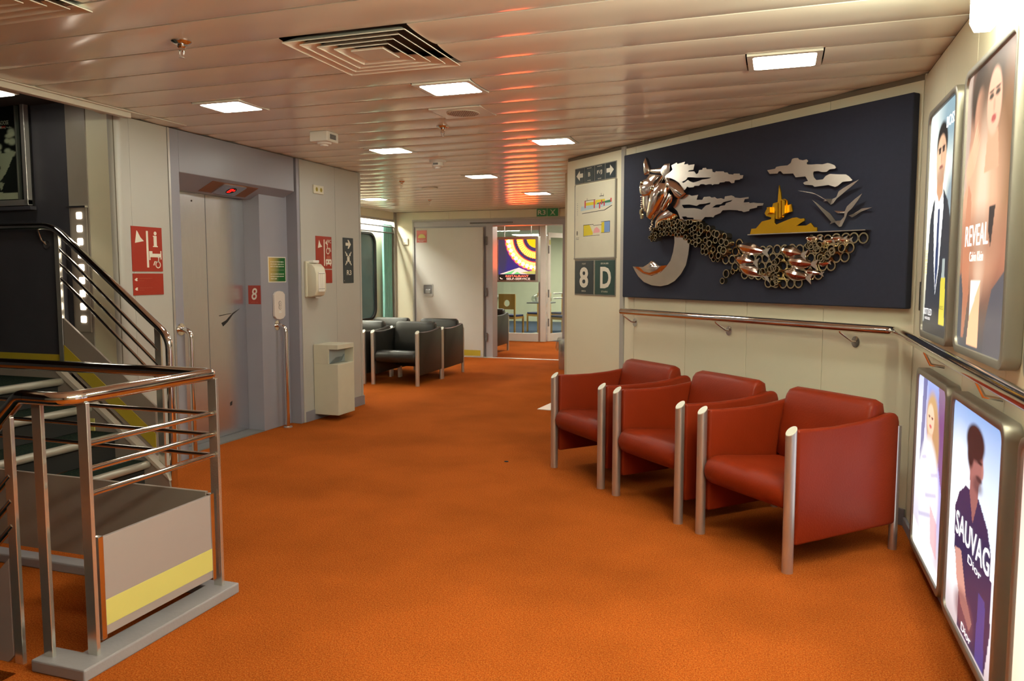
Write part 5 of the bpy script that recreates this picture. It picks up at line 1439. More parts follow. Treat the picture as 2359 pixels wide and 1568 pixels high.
for q in ((0.22, 0.295, 0.63, 0.30), (0.22, 0.445, 0.48, 0.452), (0.47, 0.43, 0.68, 0.436), (0.222, 0.295, 0.228, 0.45), (0.87, 0.33, 0.876, 0.475), (0.66, 0.325, 0.87, 0.33), (0.66, 0.47, 0.87, 0.476)):
    sheet(P_((q[0], q[1]), (q[2], q[1]), (q[2], q[3]), (q[0], q[3])), 'ink_black', 'plan_line', 0.0124)
text('8', 'ink_black', t, X_(0.06), Y_(0.345), 0.022, 0.038, 0.0125, bold=0.02)
small_print(t, X_(0.03), Y_(0.28), 0.05, 0.007, 0.0125, 'seal_grey', 71)
small_print(t, X_(0.03), Y_(0.26), 0.05, 0.007, 0.0125, 'seal_grey', 72)
for i in range(7):
    small_print(t, X_(0.055), Y_(0.60 + i * 0.026), 0.012, 0.006, 0.0125, 'seal_grey', 80 + i)

for x0, x1, big, a, b, m, lab in ((-3.355, -3.045, '8', 'PONT', 'DECK', 'sign_slate', 'dark green plate with a large figure 8 under the deck plan'),
                                  (-3.035, -2.725, 'D', 'ESCALIER', 'STAIRS', 'sign_teal', 'dark green plate with a large letter D under the deck plan')):
    t = empty('deck_sign', lab, 'sign', ((x0 + x1) / 2, 1.21, 0.006), FD, group='deck and stair plates')
    MB().box(x0, x1, 1.21, 1.53, 0.0062, 0.012).part('frame', 'frame_alu', t, bev=0.001)
    MB().box(x0 + 0.01, x1 - 0.01, 1.222, 1.518, 0.012, 0.015).part('plate', m, t)
    c = (x0 + x1) / 2
    text(big, 'sign_white', t, c + (0.015 if big == 'D' else 0), 1.37, 0.14 if big == '8' else 0.16, 0.185, 0.0156, bold=0.03)
    text(a, 'sign_white', t, c, 1.492, 0.06 if big == '8' else 0.115, 0.014, 0.0156, bold=0.01)
    text(b, 'sign_white', t, c, 1.248, 0.07 if big == '8' else 0.095, 0.014, 0.0156, bold=0.01)


# ================================================================== lit advert boxes
def advert(x0, x1, y0, y1, label, paint, glow='print_backlit', nx=84, ny=150):
    t = empty('advert_box', label, 'advert', ((x0 + x1) / 2, y0, 0), FA, group='lit advert boxes')
    MB().prism(rrect(x0, x1, y0, y1, 0.05), 0.0, 0.055, holes=[rrect(x0 + 0.03, x1 - 0.03, y0 + 0.03, y1 - 0.03, 0.035)]).part('frame', 'frame_alu', t, bev=0.006, smooth=40)
    MB().box(x0 + 0.02, x1 - 0.02, y0 + 0.02, y1 - 0.02, 0.0, 0.03).part('box_back', 'panel_white', t)
    w, h = x1 - x0 - 0.05, y1 - y0 - 0.05
    ik = Ink(nx, ny, w, h)
    paint(ik)
    ik.build('print_sheet', t, x0 + 0.025, y0 + 0.025, 0.045, glow)
    T = lambda body, u, v, du_, dv, m='text_glow', **k: text(body, m, t, x0 + 0.025 + u * w, y0 + 0.025 + v * h, du_ * w, dv * h, 0.0462, **k)
    return t, T


def p_suit(k):
    k.vgrad([(0, (150, 160, 160)), (0.3, (236, 226, 190)), (0.6, (246, 250, 236)), (1, (170, 196, 200))])
    k.ell(0.1, 0.7, 0.5, 0.35, (255, 255, 244), 1.2, al=0.8)
    k.ell(0.98, 0.55, 0.28, 0.14, (112, 138, 156), 0.5, al=0.8)
    k.ell(0.85, 0.93, 0.4, 0.12, (128, 160, 174), 0.8, al=0.8)
    k.poly([(0.05, 0), (0.1, 0.3), (0.16, 0.52), (0.26, 0.59), (0.44, 0.65), (0.62, 0.64), (0.8, 0.58), (0.92, 0.5), (1, 0.3), (1, 0)], (44, 50, 60))
    k.poly([(0.33, 0.645), (0.62, 0.65), (0.66, 0.56), (0.58, 0.3), (0.48, 0.18), (0.38, 0.32), (0.3, 0.52)], (250, 250, 248))
    k.poly([(0.46, 0.56), (0.53, 0.56), (0.54, 0.3), (0.48, 0.19), (0.43, 0.3)], (46, 62, 100))
    k.poly([(0.36, 0.74), (0.62, 0.74), (0.6, 0.62), (0.48, 0.585), (0.38, 0.63)], (214, 160, 120))
    k.ell(0.51, 0.835, 0.2, 0.095, (30, 26, 24), 0.2)
    k.ell(0.5, 0.775, 0.175, 0.1, (232, 184, 146), 0.14)
    k.ell(0.43, 0.77, 0.1, 0.08, (248, 208, 168), 0.8, al=0.8)
    for x in (0.43, 0.57):
        k.ell(x, 0.818, 0.055, 0.008, (60, 42, 34), 0.5)
        k.ell(x, 0.803, 0.04, 0.008, (60, 46, 40), 0.6)
    k.ell(0.505, 0.775, 0.025, 0.03, (196, 140, 108), 0.8, al=0.6)
    k.ell(0.5, 0.735, 0.07, 0.008, (160, 92, 80), 0.5)
    k.ell(0.5, 0.70, 0.15, 0.035, (150, 112, 90), 0.9, al=0.5)
    k.poly([(0.68, 0.26), (0.84, 0.26), (0.86, 0.06), (0.66, 0.06)], (222, 206, 70))
    k.poly([(0.71, 0.34), (0.8, 0.34), (0.81, 0.26), (0.7, 0.26)], (170, 180, 176))
    k.poly([(0.0, 0), (1, 0), (1, 0.03), (0, 0.05)], (40, 44, 48))
    for i in range(9):
        k.poly([(0.02, 0.28 + i * 0.012), (0.1, 0.28 + i * 0.012), (0.1, 0.286 + i * 0.012), (0.02, 0.286 + i * 0.012)], (250, 220, 150))


def p_couple(k):
    k.vgrad([(0, (70, 76, 84)), (0.14, (110, 86, 76)), (0.3, (176, 112, 84)), (0.6, (226, 166, 132)), (1, (130, 94, 80))])
    k.poly([(0, 0.55), (0.1, 0.62), (0.12, 1), (0, 1)], (196, 172, 156))
    k.ell(0.3, 0.9, 0.2, 0.12, (60, 44, 38), 0.4)
    k.ell(0.32, 0.82, 0.12, 0.1, (206, 150, 120), 0.3)
    k.ell(0.6, 0.82, 0.28, 0.2, (84, 56, 42), 0.5)
    k.ell(0.86, 0.66, 0.18, 0.24, (150, 104, 66), 0.6)
    k.ell(0.46, 0.54, 0.34, 0.26, (244, 190, 152), 0.9, al=0.9)
    k.ell(0.44, 0.5, 0.12, 0.26, (255, 226, 196), 0.9, al=0.7)
    k.ell(0.4, 0.4, 0.5, 0.09, (150, 96, 74), 0.9, al=0.6)
    k.poly([(0.5, 0.76), (0.7, 0.74), (0.74, 0.62), (0.46, 0.62)], (240, 178, 140))
    k.ell(0.6, 0.84, 0.14, 0.11, (250, 196, 162), 0.16)
    for x in (0.54, 0.66):
        k.ell(x, 0.862, 0.045, 0.009, (60, 40, 34), 0.6)
        k.ell(x, 0.878, 0.05, 0.005, (96, 62, 46), 0.6)
    k.ell(0.6, 0.828, 0.018, 0.024, (222, 150, 118), 0.8, al=0.6)
    k.ell(0.6, 0.785, 0.045, 0.013, (196, 88, 84), 0.5)
    k.ell(0.17, 0.68, 0.14, 0.05, (250, 190, 150), 0.4, rot=0.6)
    for i in range(4):
        k.ell(0.22 + i * 0.02, 0.76 - i * 0.022, 0.09, 0.011, (248, 196, 158), 0.5, rot=0.9)
    k.poly([(0.12, 0.6), (0.2, 0.56), (0.24, 0.2), (0.16, 0.04), (0.05, 0.04), (0.06, 0.4)], (206, 132, 96), 0.7)
    k.poly([(0.6, 0.5), (0.72, 0.5), (0.66, 0.36), (0.6, 0.42)], (50, 42, 46))
    k.poly([(0.0, 0.0), (0.1, 0.0), (0.1, 0.2), (0.04, 0.28), (0, 0.26)], (70, 76, 86))
    k.poly([(0.6, 0.0), (1, 0.0), (1, 0.3), (0.72, 0.22), (0.62, 0.1)], (86, 84, 92))
    k.poly([(0.28, 0.25), (0.5, 0.25), (0.5, 0.12), (0.28, 0.12)], (255, 246, 232))
    k.poly([(0.28, 0.12), (0.5, 0.25), (0.5, 0.02), (0.24, 0.02)], (248, 196, 150))


def p_sweater(k):
    k.vgrad([(0, (236, 232, 228)), (0.15, (210, 200, 214)), (0.5, (176, 170, 240)), (0.8, (110, 112, 210)), (1, (150, 170, 226))])
    k.ell(0.1, 0.6, 0.3, 0.35, (250, 250, 255), 0.9, al=0.9)
    k.poly([(0.2, 1), (0.34, 1), (0.28, 0.6), (0.16, 0.5)], (52, 48, 130), 0.8)
    k.poly([(0.72, 1), (1, 1), (1, 0.4), (0.8, 0.6)], (120, 60, 90), 0.8)
    k.ell(0.55, 0.79, 0.2, 0.15, (196, 156, 104), 0.35)
    k.ell(0.68, 0.66, 0.12, 0.18, (190, 148, 104), 0.4)
    k.ell(0.5, 0.79, 0.12, 0.085, (246, 200, 170), 0.2)
    for x in (0.45, 0.55):
        k.ell(x, 0.805, 0.03, 0.007, (80, 54, 44), 0.6)
    k.ell(0.5, 0.755, 0.04, 0.01, (206, 90, 96), 0.5)
    k.poly([(0.42, 0.72), (0.58, 0.72), (0.6, 0.6), (0.4, 0.6)], (238, 184, 154))
    k.ell(0.5, 0.42, 0.34, 0.26, (250, 246, 250), 0.25)
    k.ell(0.52, 0.2, 0.3, 0.18, (240, 236, 242), 0.4)
    for i in range(22):
        k.ell(0.24 + (i * 37 % 53) / 100, 0.22 + (i * 29 % 43) / 100, 0.03, 0.012, (150, 142, 196), 0.8, al=0.5)
    k.poly([(0.6, 0.35), (0.84, 0.3), (0.86, 0.12), (0.66, 0.16)], (226, 150, 150), 0.6)
    k.poly([(0, 0), (1, 0), (1, 0.06), (0, 0.16)], (246, 244, 238))


def p_shirt(k):
    k.vgrad([(0, (196, 180, 180)), (0.12, (220, 210, 214)), (0.35, (250, 250, 255)), (0.75, (214, 230, 252)), (1, (130, 168, 220))])
    k.ell(0.2, 0.5, 0.3, 0.3, (255, 255, 255), 0.9, al=0.9)
    k.poly([(0.14, 0.52), (0.22, 0.6), (0.36, 0.66), (0.62, 0.655), (0.8, 0.58), (0.9, 0.48), (0.92, 0.2), (0.86, 0.02), (0.3, 0.02), (0.3, 0.2), (0.16, 0.34)], (40, 36, 76))
    k.poly([(0.42, 0.74), (0.6, 0.72), (0.6, 0.64), (0.52, 0.53), (0.44, 0.64)], (150, 96, 92))
    k.ell(0.53, 0.79, 0.14, 0.095, (160, 104, 98), 0.16)
    k.ell(0.5, 0.87, 0.18, 0.075, (34, 22, 24), 0.25)
    k.ell(0.42, 0.82, 0.07, 0.07, (38, 26, 28), 0.4)
    k.ell(0.6, 0.805, 0.05, 0.008, (44, 28, 30), 0.6)
    k.ell(0.66, 0.775, 0.02, 0.03, (176, 120, 110), 0.5)
    k.ell(0.6, 0.735, 0.06, 0.012, (70, 42, 44), 0.6)
    k.ell(0.58, 0.705, 0.09, 0.03, (80, 52, 54), 0.8, al=0.7)
    k.poly([(0.18, 0.34), (0.32, 0.36), (0.46, 0.2), (0.6, 0.13), (0.56, 0.08), (0.36, 0.13), (0.24, 0.22)], (206, 150, 136))
    k.ell(0.42, 0.12, 0.2, 0.08, (120, 70, 76), 0.5, al=0.7)
    k.poly([(0.7, 0.3), (0.82, 0.3), (0.84, 0.02), (0.68, 0.02)], (60, 60, 130))


t, T = advert(-4.22, -3.58, 1.10, 2.16, 'lit advert of a man in a dark suit with a yellow bottle, upper row', p_suit)
T('BOSS', 0.8, 0.91, 0.3, 0.045)
T('BOTTLED', 0.22, 0.1, 0.34, 0.03)
T('HUGO BOSS', 0.22, 0.07, 0.22, 0.012)
T('BOSS', 0.76, 0.13, 0.12, 0.016, 'frame_alu')
t, T = advert(-3.45, -2.73, 1.10, 2.16, 'lit advert of an embracing couple in warm skin tones, upper row', p_couple)
T('REVEAL', 0.36, 0.41, 0.5, 0.075)
T('Calvin Klein', 0.38, 0.335, 0.3, 0.035)
t, T = advert(-4.24, -3.50, 0.062, 0.95, 'lit advert of a blonde woman in a white sweater, lower row', p_sweater)
t, T = advert(-3.43, -2.66, 0.062, 0.95, 'lit advert of a man in a dark shirt under a blue sky, lower row', p_shirt)
T('SAUVAGE', 0.57, 0.46, 0.78, 0.105, bold=0.01)
T('Dior', 0.6, 0.37, 0.26, 0.035)
T('Dior', 0.5, 0.05, 0.2, 0.035)
def p_peach(k):
    k.vgrad([(0, (250, 214, 176)), (0.5, (255, 240, 220)), (1, (240, 200, 190))])
    k.ell(0.55, 0.62, 0.3, 0.3, (206, 150, 120), 0.5)
    k.ell(0.55, 0.3, 0.4, 0.25, (250, 230, 214), 0.5)


def p_blue(k):
    k.vgrad([(0, (220, 226, 236)), (0.5, (250, 252, 255)), (1, (180, 206, 236))])
    k.ell(0.5, 0.6, 0.2, 0.3, (120, 120, 150), 0.5)


advert(-2.52, -1.83, 1.10, 2.16, 'pale lit advert box nearest the photographer, upper row', p_blue, nx=20, ny=30)
advert(-2.52, -1.83, 0.062, 0.95, 'peach lit advert box at the lower right corner of the photo', p_peach, nx=20, ny=30)
t = empty('wall_plaque', 'small dark plaque near the corner beside the navy board', 'plaque', (-4.45, 1.21, 0), FA)
MB().box(-4.57, -4.33, 1.21, 1.36, 0.0, 0.006).part('plate', 'plaque', t, bev=0.001)
for i in range(5):
    small_print(t, -4.54, 1.335 - i * 0.024, 0.17, 0.008, 0.0062, 'frame_alu', 90 + i)

# ================================================================== far end of the passage
t = empty('fire_door', 'open grey fire door folded against the far wall', 'door', (-5.27, 0.01, 0.06), FF)
MB().box(-5.88, -4.65, 0.012, 2.175, 0.035, 0.085).part('door_leaf', 'door_grey', t, bev=0.004)
MB().box(-5.55, -4.70, 0.03, 0.125, 0.085, 0.0875).part('kick_stripe', 'stripe_dark_yellow', t)
h = MB().prism(rrect(-5.75, -5.56, 1.02, 1.235, 0.02, 3), 0.085, 0.095, holes=[rrect(-5.735, -5.575, 1.065, 1.215, 0.015, 3)]).part('handle_plate', 'alu', t)
MB().prism(rrect(-5.735, -5.575, 1.065, 1.215, 0.015, 3), 0.0855, 0.088).part('handle_recess', 'seal_grey', h)
MB().box(-5.70, -5.61, 1.07, 1.14, 0.088, 0.1).part('handle_grip', 'steel_brushed', h, bev=0.004)
MB().prism(rrect(-5.73, -5.58, 1.015, 1.05, 0.01, 3), 0.095, 0.098).part('handle_lock', 'alu', h)
t = empty('fire_door_sign', 'small red square sign with a pale half disc on the grey door', 'sign', (-5.77, 1.93, 0.085), FF)
MB().box(-5.86, -5.67, 1.935, 2.14, 0.0855, 0.088).part('plate', 'sign_red', t)
MB().loft([[(-5.765 + 0.07 * math.cos(math.pi * k / 14), 2.01 + 0.07 * math.sin(math.pi * k / 14), z) for k in range(15)] for z in (0.088, 0.0886)]).part('half_disc', 'stripe_yellow', t)
small_print(t, -5.84, 1.975, 0.15, 0.012, 0.0885, 'sign_white', 101)
small_print(t, -5.81, 1.955, 0.09, 0.012, 0.0885, 'sign_white', 102)
t = empty('wall_switch', 'small cream switch box on the far wall beside the curtain', 'switch', (-6.10, 1.9, 0), FF)
MB().box(-6.165, -6.055, 1.90, 2.01, 0.0, 0.03).part('box', 'plastic_cream', t, bev=0.005)
MB().box(-6.13, -6.09, 1.94, 1.98, 0.03, 0.036).part('rocker', 'plastic_white', t, bev=0.002)
t = empty('assembly_board', 'green R3 assembly sign above the far doorway', 'sign', (-3.55, 2.32, 0), FF)
MB().box(-3.735, -3.565, 2.33, 2.455, 0.03, 0.036).part('plate', 'sign_green', t)
MB().box(-3.555, -3.375, 2.33, 2.455, 0.03, 0.036).part('plate', 'sign_green', t)
MB().box(-3.745, -3.365, 2.324, 2.458, 0.0, 0.03).part('backing', 'sign_white', t)
text('R3', 'sign_white', t, -3.65, 2.393, 0.13, 0.075, 0.0368, bold=0.015)
assembly(t, -3.465, 2.393, 0.62, 0.036, 'sign_white')

# curtain beside the window
t = empty('curtain', 'gathered teal curtain beside the rounded window', 'curtain', (12.0, 0.5, -0.04), FW)
rings = []
for zc in (0.5, 1.0, 1.5, 1.9, 2.2):
    k_ = 0.85 + 0.12 * abs(zc - 1.2)
    rings.append([(11.99 + (u - 0.5) * 0.36 * k_, zc, -0.035 + 0.026 * math.sin(u * 30 + 0.3 * zc)) for u in np.linspace(0, 1, 44)] +
                 [(11.99 + (u - 0.5) * 0.36 * k_, zc, -0.043 + 0.026 * math.sin(u * 30 + 0.3 * zc)) for u in np.linspace(1, 0, 44)])
MB().loft(rings).part('drape', 'curtain_teal', t, smooth=60)
MB().box(11.84, 12.16, 2.2, 2.24, -0.05, -0.025).part('heading_tape', 'curtain_teal', t, bev=0.003)
t = empty('window_lamp', 'bright tube lamp behind the pelmet above the window', 'lamp', (11.0, 2.3, -0.06), FW)
MB().box(7.6, 12.1, 2.36, 2.39, -0.1, -0.03).part('lamp_body', 'plastic_white', t)
MB().cyl((7.62, 2.335, -0.065), (12.08, 2.335, -0.065), 0.016, 12).part('tube', 'lamp_window', t)

# bin with a plastic bag in the passage, white plate in the floor, dropped button
t = empty('pedal_bin', 'metal bin with a clear plastic bag at the passage wall edge', 'bin', (-2.93, 11.1, 0))
MB().lathe((-2.93, 11.1, 0), [(0.11, 0.0), (0.115, 0.02), (0.115, 0.42), (0.11, 0.44)], n=24).part('body', 'steel_brushed', t, smooth=40)
rr_ = random.Random(3)
rings = []
for zc, r_ in ((0.27, 0.15), (0.31, 0.16), (0.38, 0.15), (0.44, 0.13), (0.47, 0.12)):
    rings.append([(-2.93 + (r_ + rr_.uniform(-.012, .012)) * math.cos(2 * math.pi * k / 22), 11.1 + (r_ + rr_.uniform(-.012, .012)) * math.sin(2 * math.pi * k / 22), zc) for k in range(22)])
MB().loft(rings, caps=False).part('bag', 'plastic_clear', t)
MB().prism([(-2.33, 7.66), (-2.0, 7.62), (-2.0, 8.1), (-2.3, 8.1)], 0.0, 0.006).thing('threshold_plate', 'plastic_white', 'pale threshold plate on the carpet behind the farthest red armchair', 'plate')
MB().lathe((-1.89, 5.42, 0), [(0.016, 0.0), (0.016, 0.004), (0.008, 0.006)], n=12).thing('floor_stud', 'scuff', 'tiny dark stud lying on the orange carpet', 'stud')

# ================================================================== restaurant beyond the doorway
struct(MB().box(-9.5, -2.0, 12.47, 15.6, 2.4, 2.45), 'ceiling_vestibule', 'ceiling_paint')
struct(MB().box(-10, -1.5, 15.6, 22.2, 2.45, 2.5), 'ceiling_restaurant', 'pale_wall')
struct(MB().box(-1.6, -1.5, 12.47, 22.2, 0, 2.5), 'wall_restaurant_side', 'pale_wall')
struct(MB().box(-7.0, -6.9, 12.47, 15.5, 0, 2.5), 'wall_vestibule', 'pale_wall')
struct(MB().box(-10, -1.5, 22.1, 22.2, 0, 2.5), 'wall_restaurant_end', 'pale_wall')
wx = struct(MB().box(-8.1, -8.0, 15.6, 22.1, 0, 0.8).box(-8.1, -8.0, 15.6, 22.1, 2.0, 2.5), 'wall_restaurant_window', 'pale_wall')
for i in range(4):
    y0 = 15.7 + i * 1.6
    w_ = struct(MB().box(-8.06, -8.04, y0 + 0.1, y0 + 1.3, 0.8, 2.0), 'window_%d' % (i + 2), 'window_night')
    MB().box(-8.1, -8.0, y0 - 0.2, y0 + 0.1, 0.8, 2.0).part('window_post', 'plastic_white', w_)
MB().box(-8.0, -7.85, 15.6, 22.1, 0.72, 0.8).thing('window_shelf', 'plastic_white', 'white shelf under the restaurant windows', 'shelf', kind='structure')
for i, (x, y) in enumerate(((-3.75, 13.9), (-6.3, 17.6), (-4.4, 18.2), (-6.3, 20.0), (-3.6, 16.6), (-4.2, 20.4))):
    zt = 2.4 if y < 15.6 else 2.45
    t = empty('restaurant_lamp', ('lamp over the vestibule beyond the doorway', 'long lamp above the first restaurant table', 'lamp in the middle of the restaurant ceiling', 'far left restaurant ceiling lamp',
                                  'restaurant ceiling lamp inside the glazed door', 'far right restaurant ceiling lamp')[i], 'lamp', (x, y, zt - 0.02), group='restaurant ceiling lamps')
    MB().box(x - 0.42, x + 0.42, y - 0.32, y + 0.32, zt - 0.012, zt).part('lamp_frame', 'plastic_white', t, bev=0.002)
    MB().box(x - 0.4, x + 0.4, y - 0.3, y + 0.3, zt - 0.018, zt - 0.012).part('diffuser', 'lamp_restaurant', t)

t = empty('glass_partition', 'glazed partition with white base in front of the restaurant', 'partition', (-5.6, 15.5, 0))
MB().box(-6.9, -4.68, 15.45, 15.53, 0.0, 0.17).part('base', 'plastic_white', t, bev=0.004)
MB().box(-6.9, -4.68, 15.46, 15.52, 2.3, 2.4).part('head', 'plastic_white', t)
MB().box(-6.9, -4.68, 15.485, 15.495, 0.17, 2.3).part('pane', 'pane_glass', t)
MB().box(-4.68, -4.64, 15.44, 15.54, 0, 2.4).part('edge_post', 'alu', t, bev=0.004)
MB().box(-4.64, -4.53, 15.44, 15.54, 0, 2.4).part('corner_post', 'plastic_white', t, bev=0.006)
# open glazed door
DR = Matrix.Translation((-4.5, 15.5, 0)) @ Matrix.Rotation(rad(64), 4, 'Z')
t = empty('glazed_door', 'white framed glazed restaurant door standing open', 'door', (0, 0, 0), DR)
MB().box(0, 0.07, -0.02, 0.02, 0.01, 2.25).part('stile', 'plastic_white', t, bev=0.003)
MB().box(0.93, 1.0, -0.02, 0.02, 0.01, 2.25).part('stile', 'plastic_white', t, bev=0.003)
MB().box(0.07, 0.93, -0.02, 0.02, 0.01, 0.17).part('rail', 'plastic_white', t, bev=0.003)
MB().box(0.07, 0.93, -0.02, 0.02, 2.15, 2.25).part('rail', 'plastic_white', t, bev=0.003)
MB().box(0.07, 0.93, -0.004, 0.004, 0.17, 2.15).part('pane', 'pane_glass', t)
MB().cyl((0.12, -0.05, 1.0), (0.9, -0.05, 1.0), 0.015, 10).cyl((0.12, -0.05, 0.9), (0.9, -0.05, 0.9), 0.015, 10).part('push_bars', 'chrome', t, smooth=60)
for zc in (0.4, 1.0, 1.9):
    MB().box(-0.012, 0.02, -0.03, -0.02, zc - 0.08, zc + 0.08).part('hinge', 'seal_grey', t)
MB().box(0.02, 0.06, -0.026, -0.02, 2.0, 2.1).part('sticker', 'stripe_yellow', t)

# hanging illuminated sign
FH = frame((0, 13.25, 0), (1, 0, 0), (0, 0, 1), (0, -1, 0))
x0, x1, y0, y1 = -4.824, -4.025, 1.26, 2.062
t = empty('restaurant_sign', 'lit hanging sign with neon sun and RESTAURANT SELF-SERVICE lettering', 'sign', ((x0 + x1) / 2, y0, -0.06), FH)
MB().prism([(x0, y0), (x1, y0), (x1, y1), (x0, y1)], -0.13, 0.0, holes=[[(x0 + 0.05, y0 + 0.03), (x1 - 0.05, y0 + 0.03), (x1 - 0.05, y1 - 0.05), (x0 + 0.05, y1 - 0.05)]]).part('frame', 'alu', t, bev=0.004)
MB().box(x0 + 0.03, x1 - 0.03, y0 + 0.02, y1 - 0.03, -0.12, -0.05).part('back', 'black', t)
for xc in (x0 + 0.15, x1 - 0.15):
    MB().cyl((xc, y1, -0.06), (xc, 2.4, -0.06), 0.008, 8).part('hanger', 'alu', t)
w, h = x1 - x0 - 0.1, y1 - y0 - 0.08
k = Ink(110, 115, w, h)
k.vgrad([(0, (20, 18, 16)), (0.14, (20, 18, 16)), (0.141, (50, 44, 120)), (1, (66, 48, 76))])
k.ell(0.1, 0.6, 0.12, 0.5, (60, 56, 64), 0.6, al=0.7)
cxs, cys = 1.02, 1.05
rr = np.sqrt(((k.U - cxs) * k.w / k.h) ** 2 + (k.V - cys) ** 2)
ang = np.arctan2(k.V - cys, k.U - cxs)
k.blend(np.clip(1 - abs(rr - 0.74) / 0.12, 0, 1) * 0.7 * (k.V > 0.14), (170, 40, 120))
k.blend((abs(rr - 0.70) < 0.085) * 1.0, (255, 150, 110))
k.blend((abs(rr - 0.74) < 0.045) * 1.0, (255, 236, 190))
k.blend(((abs(rr - 0.78) < 0.035) & (np.sin(ang * 40) > 0.1)) * 1.0, (255, 110, 50))
k.blend(((abs(rr - 0.69) < 0.04) & (np.sin(ang * 40) > 0.5)) * 1.0, (255, 200, 90))
k.blend((abs(rr - 0.61) < 0.012) * 1.0, (255, 60, 40))
k.blend((abs(rr - 0.435) < 0.075) * 1.0, (255, 160, 110))
k.blend(((abs(rr - 0.45) < 0.075) & (np.sin(ang * 56) > 0.0)) * 1.0, (255, 176, 40))
k.blend((abs(rr - 0.365) < 0.012) * 1.0, (255, 90, 60))
k.blend((rr < 0.26) * 1.0, (255, 200, 10))
k.poly([(0.02, 0.15), (0.55, 0.31), (0.98, 0.15)], (255, 214, 200))
k.poly([(0.12, 0.15), (0.46, 0.26), (0.34, 0.15)], (120, 200, 120))
k.poly([(0.4, 0.15), (0.5, 0.21), (0.62, 0.15)], (120, 206, 110))
k.poly([(0.6, 0.19), (1.0, 0.25), (1.0, 0.15), (0.8, 0.15)], (190, 180, 90))
k.blend((k.V < 0.14) * 1.0, (22, 20, 18))
neon = ((abs(rr - 0.70) < 0.09) | (abs(rr - 0.78) < 0.035) | (abs(rr - 0.435) < 0.08)) & (k.V >= 0.14)
k.C[neon] *= np.array((15.0, 3.6, 1.8))
k.build('print_sheet', t, x0 + 0.05, y0 + 0.03, -0.03, 'print_sign')
text('RESTAURANT', 'neon_red', t, x0 + 0.05 + w * 0.50, y0 + 0.03 + h * 0.103, w * 0.62, h * 0.05, -0.028, bold=0.015)
text('SELF-SERVICE', 'neon_white', t, x0 + 0.05 + w * 0.53, y0 + 0.03 + h * 0.036, w * 0.64, h * 0.05, -0.028, bold=0.01)
for i, ch in enumerate('vivo bello'):
    if ch == ' ':
        continue
    a = rad(194 + i * 7.6)
    px_, py_ = cxs + 0.545 * math.cos(a) * k.h / k.w, cys + 0.545 * math.sin(a)
    o = text(ch, 'stripe_dark_yellow', t, 0, 0, 0.03 if ch not in 'il' else 0.012, 0.04 if ch not in 'bl' else 0.055, 0, name='letter')
    b_ = ORG[t]
    for v in o.data.vertices:
        lx, ly = v.co.x + b_.x, v.co.y + b_.y
        r_ = a + math.pi / 2
        v.co = (lx * math.cos(r_) - ly * math.sin(r_) + x0 + 0.05 + px_ * w - b_.x, lx * math.sin(r_) + ly * math.cos(r_) + y0 + 0.03 + py_ * h - b_.y, -0.028 - b_.z)
MB().prism([(x0 + 0.07, y0 + 0.075), (x0 + 0.09, y0 + 0.05), (x0 + 0.13, y0 + 0.05), (x0 + 0.12, y0 + 0.06), (x0 + 0.1, y0 + 0.06), (x0 + 0.085, y0 + 0.08)], -0.029, -0.028).part('tray_symbol', 'neon_white', t)

# dining furniture
def dining_chair(label, x, y, ang):
    t = empty('dining_chair', label, 'chair', group='wooden restaurant chairs')
    for sx in (-1, 1):
        MB().box(sx * 0.2 - 0.018, sx * 0.2 + 0.018, -0.2, -0.165, 0, 0.92).part('leg', 'wood', t, bev=0.004)
        MB().box(sx * 0.2 - 0.018, sx * 0.2 + 0.018, 0.18, 0.215, 0, 0.44).part('leg', 'wood', t, bev=0.004)
    mb = MB().prism([(-0.215, 0.6), (0.215, 0.6), (0.215, 0.95), (-0.215, 0.95)], -0.012, 0.012, holes=[[(0.075 * math.cos(2 * math.pi * k / 20), 0.74 + 0.075 * math.sin(2 * math.pi * k / 20)) for k in range(20)]])
    mb.v = [(v[0], v[2] - 0.185, v[1]) for v in mb.v]
    mb.part('backrest', 'wood', t)
    MB().box(-0.2, 0.2, -0.19, 0.2, 0.38, 0.43).part('seat_frame', 'wood', t, bev=0.004)
    MB().box(-0.205, 0.205, -0.19, 0.215, 0.43, 0.475).part('seat_cushion', 'seat_blue', t, bev=0.012)
    t.location = (x, y, 0)
    t.rotation_euler = (0, 0, rad(ang))
    return t


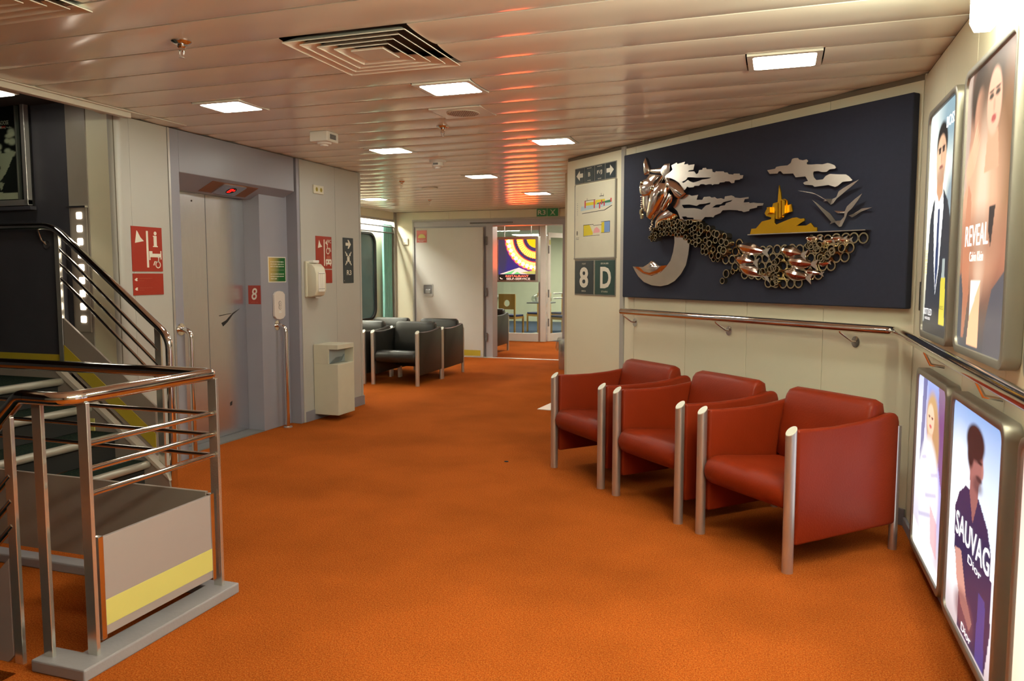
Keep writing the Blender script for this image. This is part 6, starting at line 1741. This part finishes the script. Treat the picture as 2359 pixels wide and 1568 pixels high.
dining_chair('wooden chair with a round hole in its back, nearest the partition', -5.79, 16.95, -12)
dining_chair('wooden chair behind the table, back hole hidden by the wrapped tray', -5.5, 18.2, 60)
dining_chair('wooden chair at the right by the white post', -4.95, 18.4, 60)
dining_chair('wooden chair seen through the glazed door', -4.55, 17.0, 150)
t = empty('dining_table', 'grey topped restaurant table behind the nearest wooden chair', 'table', (-5.22, 17.48, 0))
MB().box(-5.5, -4.95, 17.2, 17.75, 0.72, 0.75).part('table_top', 'seal_grey', t, bev=0.006)
MB().cyl((-5.22, 17.48, 0.02), (-5.22, 17.48, 0.72), 0.035, 14).part('column', 'steel_brushed', t, smooth=50)
MB().box(-5.45, -5.0, 17.25, 17.7, 0, 0.02).part('foot', 'steel_brushed', t, bev=0.005)
rr_ = random.Random(9)
rings = []
for zc, a in ((0.752, 0.2), (0.8, 0.24), (0.87, 0.22), (0.92, 0.14), (0.94, 0.04)):
    rings.append([(-5.22 + (a * 1.05 + rr_.uniform(-.02, .02)) * math.cos(2 * math.pi * k / 18), 17.48 + (a + rr_.uniform(-.02, .02)) * 0.8 * math.sin(2 * math.pi * k / 18), zc + rr_.uniform(0, .012)) for k in range(18)])
t = empty('wrapped_tray', 'clear plastic wrapped tray of glasses on the table', 'tray', (-5.22, 17.48, 0.75))
MB().loft(rings).part('wrapping', 'plastic_clear', t)
for dx in (-0.12, 0.0, 0.12):
    MB().lathe((-5.22 + dx, 17.48, 0.757), [(0.035, 0.0), (0.04, 0.1), (0.034, 0.1), (0.03, 0.01)], n=12).part('glass', 'cloth_white', t, smooth=40)
t = empty('flower_vase', 'bright white flowers in a yellow pot behind the glazed door', 'vase', (-4.15, 18.4, 0))
MB().lathe((-4.15, 18.4, 0), [(0.2, 0.0), (0.2, 1.05), (0.22, 1.07)], n=16).part('pedestal', 'plastic_white', t, smooth=40)
MB().lathe((-4.15, 18.4, 1.07), [(0.06, 0.0), (0.08, 0.2), (0.07, 0.21)], n=14).part('pot', 'stripe_yellow', t, smooth=40)
mb = MB()
for k_ in range(14):
    a, r_ = k_ * 2.4, 0.03 + 0.012 * k_ / 1.6
    mb.lathe((-4.15 + r_ * math.cos(a), 18.4 + r_ * math.sin(a), 1.3 + 0.015 * (k_ % 5)), [(0.01, -0.02), (0.04, 0.0), (0.035, 0.03), (0.008, 0.04)], n=8)
mb.part('flowers', 'cloth_white', t, smooth=60)
